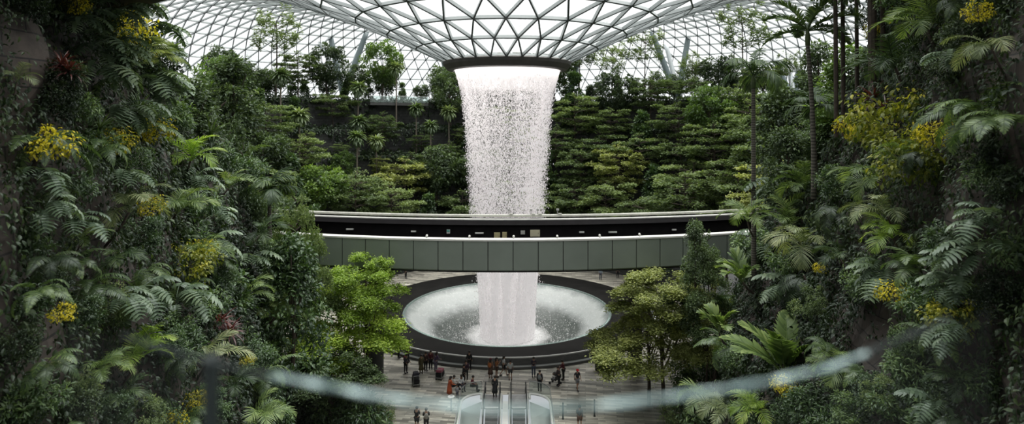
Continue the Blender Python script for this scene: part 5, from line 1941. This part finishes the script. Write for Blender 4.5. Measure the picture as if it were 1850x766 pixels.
# right wall
WP(1705, 58, 'areca', 'large arching palm high on the right wall, combed fronds catching light', 10, 120, e=(-.25, .8), spread=4.2)
WP(1650, 125, 'areca_dark', 'dark drooping palm just below the large high palm on the right', 9, 120, e=(-.45, .4), spread=3.6)
WP(1815, 215, 'fern', 'huge drooping fern at the right edge, upper half', 10, 150, e=(-.5, .5), spread=3.4, name='hanging_fern', cat='fern')
WP(1850, 230, 'fern', 'second huge fern spilling over the extreme right edge', 8, 130, e=(-.4, .4), spread=3.0, name='hanging_fern', cat='fern')
WP(1830, 90, 'areca_pale', 'brownish palm frond cluster at the extreme upper right', 6, 90, e=(-.5, .2), spread=3.0)
WP(1625, 330, 'areca', 'palm with hanging combed fronds in front of the yellow creepers', 7, 100, e=(-.7, .2), spread=2.8)
WP(1650, 430, 'areca_bright', 'light green palm with two fans above the bare stone on the right', 8, 85, e=(-.5, .6), spread=3.8)
WP(1640, 390, 'areca_pale', 'pale drooping palm above the light green fans on the right', 7, 85, e=(-.6, .4), spread=3.2)
WP(1690, 490, 'fern', 'fern reaching out leftward above the dark wall light', 7, 100, e=(-.2, .5), spread=2.8, name='hanging_fern', cat='fern')
WP(1475, 445, 'areca_pale', 'pale yellow-green palm with heavy drooping fronds behind the umbrella trees', 10, 105, e=(-.4, .7), spread=4.4)
WP(1455, 410, 'areca', 'feathery palm crown just above the pale drooping one', 9, 90, e=(-.2, .9), spread=4.6)
WP(1360, 395, 'areca', 'palm with fine arching fronds beside the thin trunk near the bridge', 9, 75, e=(-.2, .8), spread=5.0)
WP(1375, 510, 'broad', 'palm with few broad leaflets at the foot of the thin trunk', 6, 75, e=(-.3, .6), spread=4.4)
WP(1310, 590, 'broad', 'dark broad-leaflet palm behind the umbrella trees, low on the right', 6, 62, e=(0, 1.0), spread=4.4)
WP(1330, 560, 'areca_dark', 'stiff dark palm above the large pleated palm', 7, 55, e=(.2, 1.1), spread=4.4)
WP(1760, 690, 'areca_dark', 'shadowed palm at the lower right edge of the wall', 7, 90, e=(-.4, .5), spread=3.4)
WP(1790, 590, 'broad', 'broad-leaved tuft low at the right edge', 6, 55, e=(-.5, .5), spread=3.2)
WP(1410, 745, 'areca_bright', 'palm with spread fans at the bottom right beside yellow leaves', 8, 75, e=(-.5, .5), spread=4.2)
WP(1300, 725, 'areca', 'arching palm at the bottom, right of the umbrella tree trunk', 8, 80, e=(-.2, .6), spread=4.4)
WP(1340, 740, 'areca_pale', 'drooping palm at the bottom below the large pleated palm', 7, 70, e=(-.3, .4), spread=4.0)
WP(1560, 470, 'areca_dark', 'dark palm in shade between the pale palm and the wall', 7, 70, e=(-.4, .6), spread=3.4)
WP(1480, 500, 'fern_dark', 'dark fern hanging beneath the pale yellow-green palm', 8, 90, e=(-1.0, -.1), spread=2.8, name='hanging_fern', cat='fern')
WP(1590, 680, 'fern', 'fern low on the right near the bare stone', 8, 60, e=(-.2, .5), spread=3.6, name='hanging_fern', cat='fern')

# large pleated palm low on the right: whole blades
def pleated(L, n, seed, mat='palm'):
    return frond_mb(L, n, .52, .14, e0=1.1, arch=1.0, droop=.12, vee=.12, sweep=.62, seed=seed, r0=.02, bare=.2, jag=.02).mesh('pleated frond', mat)


PLE = [pleated(1.9, 15, 401 + i) for i in range(3)]
s = spot(1420, 672, 1, .2)
if s is not None:
    p, n = s
    t = frond_plant('pleated_palm', 'large palm with broad pleated blades low on the right, behind the blurred cable', 'palm', PLE, 13, p + np.array([-.3, -1.0, .2]), spin=0, s=125 / FPX * p[1] / 1.9, e=(-.35, .45))
used.append((1425, 650, 90))


# slender trunk palms
def slender(label, base_px, base_d, top_px, kind, count, flen, e, lean_x=0.0, tw=.11, shaft=True, name='slender_palm', trunk='palmbark', spreadaz=None):
    p = at(base_px[0], base_px[1], base_d)
    q = at(top_px[0], top_px[1], base_d)
    H = q[2] - p[2]
    t = thing(name, label, 'palm', p)
    z = np.linspace(0, H, 14)
    u = z / H
    X = (q[0] - p[0]) * u + lean_x * np.sin(u * PI)
    mb = MB(); tube(mb, np.stack([X, 0 * X, z], 1), tw * (1.15 - .3 * u), 10); mb.build('trunk', trunk, t, smooth=True)
    if shaft:
        mb = MB(); tube(mb, [[X[-1], 0, H], [X[-1], 0, H + .35], [X[-1], 0, H + .8]], [tw * 1.0, tw * 1.1, tw * .5], 10); mb.build('crownshaft', 'stalk', t, smooth=True)
    L = 2.6
    sc = flen / FPX * base_d / L
    zc = H + (.65 if shaft else 0)
    g2 = np.random.default_rng(int(base_px[0]))
    for i in range(count):
        a = i * 2.39996 + .4 if spreadaz is None else spreadaz[i % len(spreadaz)]
        f = (i + .5) / count
        o = link('frond', FR[kind][i % len(FR[kind])], t)
        pitch = e[0] + (e[1] - e[0]) * f + g2.normal() * .08
        o.matrix_local = Matrix.Translation((float(X[-1]), 0, zc + .05 * i / count)) @ Matrix.Rotation(a - PI / 2, 4, 'Z') @ Matrix.Rotation(pitch, 4, 'X') @ Matrix.Scale(sc * (.85 + .25 * g2.random()), 4)
    return t


slender('slender grey-trunked palm with heavy drooping dark fronds, beside the bridge\'s right end', (1362, 505), 36, (1361, 160), 'tall', 9, 82, (-.7, .9), tw=.13)
slender('tall thin palm with upswept dark fronds reaching the top, right of the drooping palm', (1470, 360), 27, (1459, 82), 'upright', 11, 105, (-1.15, -.05), .1, tw=.1)
slender('shorter palm with yellow-edged fronds partly behind the tall thin palm', (1476, 350), 31, (1467, 222), 'tall', 10, 62, (-.5, .9), tw=.12)
slender('palm trunk at the upper left wall with pale fanned fronds around it', (246, 150), 24.5, (240, -12), 'tall', 8, 80, (-.5, .6), tw=.13)
slender('dark palm sprouting on the left rim against the dome glass', (272, 190), 28, (272, 120), 'upright', 9, 68, (-.9, .3), tw=.1)
slender('bright fronded palm on a thin trunk in front of the bridge\'s left end', (487, 430), 40, (487, 372), 'tall', 9, 75, (-.2, .9), tw=.13)
slender('thin palm in the dark upper left corner with a small head', (18, 135), 13.5, (18, 30), 'upright', 8, 26, (-.8, .2), tw=.06, shaft=False)
# bright fronds of that bridge palm
for i, (px, h0, hw, nm) in enumerate(((1511, 55, 25.5, 'leftmost'), (1524, 70, 27, 'second from left'), (1549, 50, 28.5, 'third from left'), (1577, -20, 24.0, 'thickest, fourth from left'), (1596, -10, 25.5, 'rightmost'))):
    p = at(px, 205 if px < 1560 else 170, hw)
    top = at(px - 2, -40, hw)
    t = thing('slim_tree', 'slim tall tree trunk rising out of the right rim, %s of five' % nm, 'tree', p)
    H = top[2] - p[2]
    mb = MB(); tube(mb, np.stack([np.linspace(0, top[0] - p[0], 6), np.zeros(6), np.linspace(-1, H, 6)], 1), .16 if 'thick' in nm else .09, 8); mb.build('trunk', 'bark', t)
    cm_ = clump_crown(500 + i, 3.0, 1.4, 22, 800, .2, tmpl=LEAF8, zlo=.1, cr=.45, droop=.6)
    o = cm_.build('crown', 'broad', t, loc=(0, 0, H - 1.4))

# pale hanging fan fronds on the left rim (dead and silver leaves under the palm)
s = at(246, 118, 22)
t = thing('silver_fan_palm', 'palm with pale silvery hanging fan leaves on the upper left rim', 'palm', s)
for i in range(9):
    o = link('fan_leaf', FANP[i % 2], t)
    o.matrix_local = Matrix.Rotation(-PI / 2 + (-1.9 + .48 * i) - PI / 2 + PI / 2, 4, 'Z') @ Matrix.Rotation(.35 - .25 * (i % 3), 4, 'X') @ Matrix.Scale(1.0, 4)
mb = MB(); tube(mb, [[0, 0, -2.2], [0, 0, .1]], .1, 8); mb.build('trunk', 'palmbark', t)

# umbrella trees on the plaza
def umbrella(label, px, py_base, d, top_py, i, mat, width_px, spin=0., squash=1.0):
    p = np.array([(px - CX) / FPX * d, d, 0.0])
    H = (23 - (top_py - HY) / FPX * d)
    tm, cm_, n = UMB[i]
    R0 = [5.2, 5.6, 4.6, 4.4][i]; H0 = [9.5, 8.6, 8.8, 12.0][i]
    sc = (width_px / 2 / FPX * d) / (R0 * .95)
    t = thing('umbrella_tree', label, 'tree')
    put(t, p, spin=spin, s=sc, sz=H / H0)
    link('trunk', tm, t)
    cm2 = UMBM.setdefault((i, mat), cm_.mesh('umbrella crown', mat))
    link('crown', cm2, t)
    return t


UMBM = {}
umbrella('spreading bright green tree on the plaza beside the dark bridge column, left of the basin', 622, 700, 48.5, 505, 0, 'layer_bright', 225, .6)
umbrella('yellow-green tree crown rising behind the bright spreading tree, touching the bridge', 665, 660, 48.6, 468, 3, 'layer_bright', 160, 2.0)
umbrella('yellowish umbrella tree on the plaza right of the basin, nearest the viewer', 1172, 740, 49.5, 557, 1, 'layer_olive', 235, 1.2)
umbrella('olive umbrella tree behind the yellowish one, below the bridge', 1200, 690, 48.6, 492, 3, 'layer_olive', 200, 3.3)
umbrella('dense dark tree at the bridge\'s right end above the umbrella trees', 1275, 640, 47, 428, 0, 'broad', 150, 5.0)
umbrella('olive flat-topped tree between the umbrella trees and the right wall', 1290, 700, 46, 520, 1, 'layer_olive', 130, .3)
umbrella('low dark green tree filling the bottom left below the bright spreading tree', 600, 760, 45, 610, 2, 'broad', 175, 2.6)
umbrella('fine-leaved tree crown in front of the bridge\'s left end', 535, 640, 45, 345, 1, 'layer', 150, 1.9)
umbrella('flat-topped dark tree against the left slope above the bridge level', 395, 500, 44, 196, 0, 'broad', 190, 3.7)
umbrella('olive small-leaved tree on the left slope at the bridge\'s end', 440, 560, 47, 262, 1, 'layer', 150, 2.2)
umbrella('dim flat-topped tree low on the left slope behind the leafy columns', 470, 620, 48, 395, 2, 'layer', 140, 4.4)
# leafy columns
def leafy(label, px, py_top, py_base, d, i=0, mat=None, w=1.0):
    a, b = at(px, py_base, d), at(px, py_top, d)
    H = b[2] - a[2]
    t = thing('leafy_shrub_tree', label, 'tree')
    put(t, a, spin=px, s=H / 4.6 * w, sz=H / 4.6)
    me = TALLB[i % 3]
    if mat:
        me = me.copy(); me.materials[0] = M[mat]
    st = link('stem', STEM, t); st.scale = (2.2, 2.2, 4.2)
    link('foliage', me, t)
    used.append((px, (py_top + py_base) / 2, 35))


leafy('tall glossy leaved column beside the bright spreading tree', 528, 440, 700, 37, 0, w=.95)
leafy('glossy leaved column left of the tallest one, lower left slope', 412, 500, 745, 30, 1, w=1.0)
leafy('leafy column in shade between two glossy columns, low on the left', 470, 520, 720, 38, 2, 'broad', w=.9)
leafy('glossy bushy column at the lower left edge near the stone', 110, 575, 700, 21, 0, w=1.1)
leafy('dark leafy column at the bottom, right of the bright palm', 290, 640, 790, 24, 1, 'broad', w=1.2)
leafy('leafy column climbing the right wall beside the pale palm', 1545, 350, 560, 27, 2, w=.9)
leafy('small-leaved column in deep shade on the right wall above the bare stone', 1520, 480, 640, 29, 0, 'broad', w=.9)
leafy('dark leafy column at the right end of the bridge, against the white coping', 1256, 405, 520, 46, 1, 'broad', w=.8)
leafy('dark bush column behind the thin grey palm trunk', 1420, 240, 400, 34, 2, 'broad', w=1.1)
leafy('sunlit leafy column in front of the far slope on the left rim', 345, 150, 300, 34, 1, 'broad', w=1.3)
leafy('rounded dark tree on the left rim against the dome glass', 420, 110, 260, 50, 2, 'broad', w=1.4)
leafy('broad dark tree at the left rim next to the silver fan palm', 300, 190, 330, 29, 0, 'broad', w=1.3)
leafy('leafy tree on the right rim between the two tall palms', 1410, 165, 330, 46, 0, 'broad', w=1.2)
leafy('bushy tree on the right rim behind the five slim trunks', 1540, 90, 240, 34, 1, 'broad_light', w=1.6)
leafy('dark conifer-like tree on the right rim against the dome glass', 1480, 85, 240, 45, 2, 'broad', w=1.1)

# shrubs in the plaza's planting beds
bedl = [(545, 720, 2.6, 'b'), (580, 735, 2.8, 'c'), (620, 745, 2.5, 'b'), (655, 760, 2.2, 'c'), (560, 770, 3.0, 'd'), (610, 785, 3.0, 'b'), (660, 795, 2.6, 'c'), (520, 745, 3.2, 'b'), (500, 790, 3.4, 'd'), (640, 720, 1.6, 'f'), (690, 775, 1.6, 'f'), (530, 690, 2.6, 'c'), (565, 690, 2.0, 'f')]
bedr = [(1235, 700, 2.2, 'b'), (1265, 720, 2.6, 'c'), (1240, 745, 2.0, 'f'), (1275, 760, 2.6, 'b'), (1300, 700, 2.8, 'd'), (1255, 780, 2.6, 'c'), (1215, 770, 1.8, 'f'), (1290, 660, 2.6, 'b'), (1262, 660, 2.4, 'd'), (1310, 780, 2.8, 'b')]
for lst, nm in ((bedl, 'left'), (bedr, 'right')):
    for i, (px, py, hh, kd) in enumerate(sorted(lst, key=lambda q: abs(q[0] - 925))):
        p = pix_floor(px, py)
        desc, meshes, nm2 = {'b': ('glossy bush', BUSH, 'glossy_bush'), 'd': ('dark bush', BUSHD, 'glossy_bush'), 'c': ('long-leaved shrub', CLUS, 'long_leaved_shrub'), 'f': ('small-leaved shrub', FINE, 'small_leaved_shrub')}[kd]
        t = thing(nm2, '%s in the %s plaza bed, %s plant outward from the escalators' % (desc, nm, ORD[i]), 'shrub', group='shrubs in the plaza beds')
        put(t, p, spin=px, s=hh / 1.7)
        link('foliage', meshes[i % len(meshes)], t)
        st = link('stem', STEM, t)

# golden creepers
def golden(px, py, size, label, lime=False, d=None):
    s = spot(px, py, side_of(px), .6)
    if s is None: return
    p, n = s
    sc = size / FPX * p[1] / (2.4 if lime else 1.5)
    t = thing('golden_creeper', label, 'creeper')
    put(t, p - np.array([0, 0, .5 * sc]), (0, 0, 1), px, sc)
    link('foliage', (LIM if lime else YEL)[int(px) % len(LIM if lime else YEL)], t)
    link('stem', STEM, t)


golden(203, 50, 70, 'large golden creeper patch at the upper left rim')
golden(228, 95, 40, 'golden creeper strand just below the large upper left patch')
golden(95, 15, 40, 'golden leaves at the top edge above the dark stone')
golden(22, 268, 75, 'golden creeper under the hanging fern at the left edge')
golden(165, 270, 60, 'golden creeper sprays left of centre on the left wall')
golden(252, 252, 55, 'golden creeper below the white light strip on the left wall')
golden(240, 375, 45, 'golden tuft between the two combed palms on the left wall')
golden(310, 490, 90, 'lime yellow hanging creeper mass above the stone ledge on the left', True)
golden(330, 450, 45, 'small golden tuft above the lime creeper mass')
golden(317, 735, 40, 'golden tuft at the bottom left of the blurred post')
golden(268, 760, 42, 'golden tuft on the bottom edge, left of the other')
golden(420, 655, 26, 'tiny golden tuft at the foot of the leafy column')
golden(40, 595, 40, 'yellowish leaves beside the lower left stone')
golden(1560, 248, 50, 'golden creeper on the right wall below the red plant')
golden(1650, 265, 150, 'large lime yellow creeper curtain on the right wall, upper part', True)
golden(1690, 320, 130, 'lime yellow creeper curtain below the upper one on the right wall', True)
golden(1730, 265, 60, 'golden creeper between the large fern and the lime curtain')
golden(1590, 255, 48, 'golden creeper tuft at the edge of the lime curtain')
golden(1668, 557, 55, 'bright golden leaves beside the bare stone on the right')
golden(1775, 600, 90, 'lime creeper hanging under the dark wall light', True)
golden(1620, 25, 60, 'golden leaves high on the right rim beside the slim trunks')
golden(1601, 55, 30, 'golden leaves lit at the rightmost slim trunk')
golden(1835, 15, 45, 'golden leaves at the extreme top right corner')
golden(1448, 715, 42, 'golden leaves beside the pleated palm at the bottom right')
golden(1515, 490, 22, 'single small golden tuft in the dark right wall')


# split-leaf philodendrons and other repeated wall plants
def philo(p, n, sc, label, count=9):
    b = bearing(n)
    t = thing('split_leaf_plant', label, 'plant')
    put(t, p, (0, 0, 1), 0, sc)
    for i in range(count):
        a = b + (i / (count - 1) - .5) * 2.6 + rng.normal() * .15
        o = link('leaf_blade', PHI[int(rng.integers(3))], t)
        o.matrix_local = Matrix.Translation((0, 0, .1 * rng.normal())) @ Matrix.Rotation(a - PI / 2, 4, 'Z') @ Matrix.Rotation(-.55 + .9 * rng.random(), 4, 'X') @ Matrix.Scale(.8 + .4 * rng.random(), 4)
    return t


def cordy(p, n, sc, label):
    t = thing('cordyline', label, 'plant')
    put(t, p, lean(n, .3), 0, sc)
    link('foliage', COR[0], t)
    o = link('foliage', COR[1], t, (.5, -.2, -.15))
    return t


for px, py, lab in ((1590, 180, 'dark red sword-leaved plant at the foot of the slim trunks'), (1618, 200, 'dark red plant just below and right of the other red one'), (88, 122, 'dim red plant in front of the upper left stone'), (388, 590, 'small reddish plant near the stone ledge low on the left')):
    s = spot(px, py, side_of(px), .2)
    if s is not None:
        cordy(s[0], s[1], 55 / FPX * s[0][1] / 1.1, lab)
        used.append((px, py, 25))

fill = []
gg = np.random.default_rng(99)
for side in (-1, 1):
    y = -5
    while y < 790:
        x = 0
        while x < 560:
            px = x + gg.random() * 44 if side < 0 else 1850 - x - gg.random() * 44
            py = y + gg.random() * 40
            x += 50
            h = hit(px, py, side)
            if h is None or h[0][1] > 60: continue
            bare = any(math.hypot(px - bx, py - by) < r * .95 for bx, by, r in BARE[side])
            if bare: continue
            p, n = h
            up = abs(n[2]) > .75
            ed = px if side < 0 else 1850 - px
            u = gg.random()
            if ed < 110:
                kind = 'phi' if u < .3 else ('fern' if u < .5 else ('bushd' if u < .8 else 'cluster'))
            elif side < 0:
                if py < 330: kind = 'phi' if u < .45 else ('cluster' if u < .62 else ('bush' if u < .8 else ('fern' if u < .92 else 'sword')))
                elif py < 560: kind = 'phi' if u < .33 else ('cluster' if u < .5 else ('fern' if u < .64 else ('bush' if u < .86 else 'palm')))
                else: kind = 'bush' if u < .5 else ('fine' if u < .65 else ('cluster' if u < .8 else ('palm' if u < .92 else 'fern')))
            else:
                if py < 230: kind = 'bushd' if u < .3 else ('cluster' if u < .5 else ('palm' if u < .72 else ('fern' if u < .88 else 'sword')))
                elif py < 560: kind = 'cluster' if u < .34 else ('phi' if u < .48 else ('bush' if u < .72 else ('palm' if u < .86 else 'fern')))
                else: kind = 'cluster' if u < .3 else ('bush' if u < .6 else ('fine' if u < .7 else ('palm' if u < .84 else 'fern')))
            if any(math.hypot(px - ux, py - uy) < ur * (1.0 if kind in ('palm', 'fern') else .8) for ux, uy, ur in used): continue
            if side > 0 and 1540 < px < 1780 and 230 < py < 420 and kind != 'fern' and u < .75: continue
            fill.append((kind, side, px, py, p, n))
        y += 47
DESC = {'phi': 'split-leaf plant', 'fern': 'hanging fern', 'bushd': 'dark glossy bush', 'bush': 'glossy green bush', 'cluster': 'long-leaved shrub', 'fine': 'small-leaved shrub', 'palm': 'small arching palm', 'sword': 'sword-leaved rosette'}
band = lambda y: 'top' if y < 150 else ('upper' if y < 300 else ('middle' if y < 450 else ('lower' if y < 600 else 'bottom')))
cnt = {}
for kind, side, px, py, p, n in sorted(fill, key=lambda f: f[2] * -f[1]):
    sd = 'left' if side < 0 else 'right'
    b = band(py)
    key = (kind, side, b)
    cnt[key] = cnt.get(key, 0) + 1
    i = cnt[key]
    lab = '%s in the %s band of the %s wall, %s from the %s edge' % (DESC[kind], b, sd, ORD[i - 1], sd)
    dpx = FPX / p[1]
    S = (62 + 22 * gg.random()) / dpx      # metres for ~70 px
    S = min(max(S, .7), 2.9)
    if kind in ('bush', 'bushd', 'cluster', 'fine'): S *= .72
    q = p + n * (.12 if kind in ('bush', 'bushd', 'cluster', 'fine') else .5)
    grp = '%ss on the %s wall' % (DESC[kind], sd)
    if kind == 'phi':
        t = philo(q, n, S / 1.5, lab, 8); t['group'] = grp
    elif kind in ('fern', 'palm'):
        b_ = bearing(unit(np.array([n[0], n[1] - .35, 0])))
        fk = ('fern' if gg.random() < .6 else 'fern_dark') if kind == 'fern' else ['areca', 'areca_dark', 'areca'][int(gg.integers(3))]
        t = frond_plant('hanging_fern' if kind == 'fern' else 'arching_palm', lab, 'fern' if kind == 'fern' else 'palm', FR[fk], 7, q, s=S / (1.7 if kind == 'fern' else 2.1), e=(-.6, .4) if kind == 'fern' else (-.3, .7), az=(b_ - 1.5, b_ + 1.5), group=grp, g=gg)
    elif kind == 'sword':
        t = thing('sword_plant', lab, 'plant', group=grp); put(t, q, lean(n, .35), gg.random() * 6, S / 1.5); link('foliage', ROS[int(gg.integers(2))], t)
    else:
        st = {'bush': BUSH, 'bushd': BUSHD, 'cluster': CLUS, 'fine': FINE}[kind]
        t = thing({'bush': 'glossy_bush', 'bushd': 'glossy_bush', 'cluster': 'long_leaved_shrub', 'fine': 'small_leaved_shrub'}[kind], lab, 'shrub', group=grp)
        put(t, q - np.array([0, 0, .25 * S]), lean(n, .3), gg.random() * 6, S / 1.6)
        link('foliage', st[int(gg.integers(len(st)))], t); link('stem', STEM, t)

# wall fittings
s = spot(1757, 549, 1, .1)
if s is not None:
    p, n = s
    t = thing('wall_light', 'dark flat bar light jutting from the creepers on the right wall', 'light', p + n * .35, math.atan2(n[1], n[0]) + PI / 2)
    mb = MB(); box(mb, (0, 0, 0), (1.0, .28, .09)); mb.build('housing', 'dark', t)
    mb = MB(); box(mb, (0, .3, -.02), (.06, .4, .05)); mb.build('bracket', 'dark', t)
s = spot(215, 231, -1, .1)
if s is not None:
    p, n = s
    t = thing('light_strip', 'thin white light strip among leaves on the left wall', 'light', p + n * .4, math.atan2(n[1], n[0]) + PI / 2)
    mb = MB(); box(mb, (0, 0, 0), (1.7, .05, .03)); mb.build('housing', 'coping', t)
    mb = MB(); box(mb, (0, .25, 0), (.05, .5, .03)); mb.build('bracket', 'dark', t)

# ------------------------------------------------------------------ light and camera
w = bpy.data.worlds.new('overcast sky')
SC.world = w
w.use_nodes = True
nt = w.node_tree
nt.nodes.clear()
out = nt.nodes.new('ShaderNodeOutputWorld')
bg = nt.nodes.new('ShaderNodeBackground')
tc = nt.nodes.new('ShaderNodeTexCoord')
sx = nt.nodes.new('ShaderNodeSeparateXYZ')
nt.links.new(tc.outputs['Generated'], sx.inputs[0])
r = ramp(nt, [(0.0, (.35, .36, .36)), (.5, (.74, .785, .82)), (.56, (.93, .95, .97)), (1.0, (1.0, .99, .98))])
mr = nt.nodes.new('ShaderNodeMapRange'); mr.inputs[1].default_value = -1; mr.inputs[2].default_value = 1
nt.links.new(sx.outputs['Z'], mr.inputs[0])
nt.links.new(mr.outputs[0], r.inputs[0])
nt.links.new(r.outputs[0], bg.inputs[0])
bg.inputs[1].default_value = .82
nt.links.new(bg.outputs[0], out.inputs[0])
sun = bpy.data.lights.new('veiled_sun', 'SUN')
sun.energy = 11
sun.angle = math.radians(75)
sun.color = (1, .97, .92)
so_ = bpy.data.objects.new('veiled_sun', sun)
COL.objects.link(so_)
so_.rotation_euler = (math.radians(-14), math.radians(10), 0)

cam = bpy.data.cameras.new('camera')
co = bpy.data.objects.new('camera', cam)
COL.objects.link(co)
co.location = (0, 0, 23)
co.rotation_euler = (PI / 2, 0, 0)
cam.sensor_width = 36
cam.lens = FPX / 1850 * 36
cam.shift_y = -(383 - HY) / 1850
cam.clip_start = .05
cam.clip_end = 600
cam.dof.use_dof = True
cam.dof.focus_distance = 23
cam.dof.aperture_fstop = cam.lens / 26.0
SC.camera = co
SC.view_settings.view_transform = 'Standard'
SC.view_settings.look = 'None'
SC.view_settings.exposure = 0.0
cy = SC.cycles
cy.max_bounces = 6
cy.diffuse_bounces = 3
cy.glossy_bounces = 2
cy.transmission_bounces = 3
cy.transparent_max_bounces = 24
cy.sample_clamp_indirect = 4
cy.use_adaptive_sampling = True
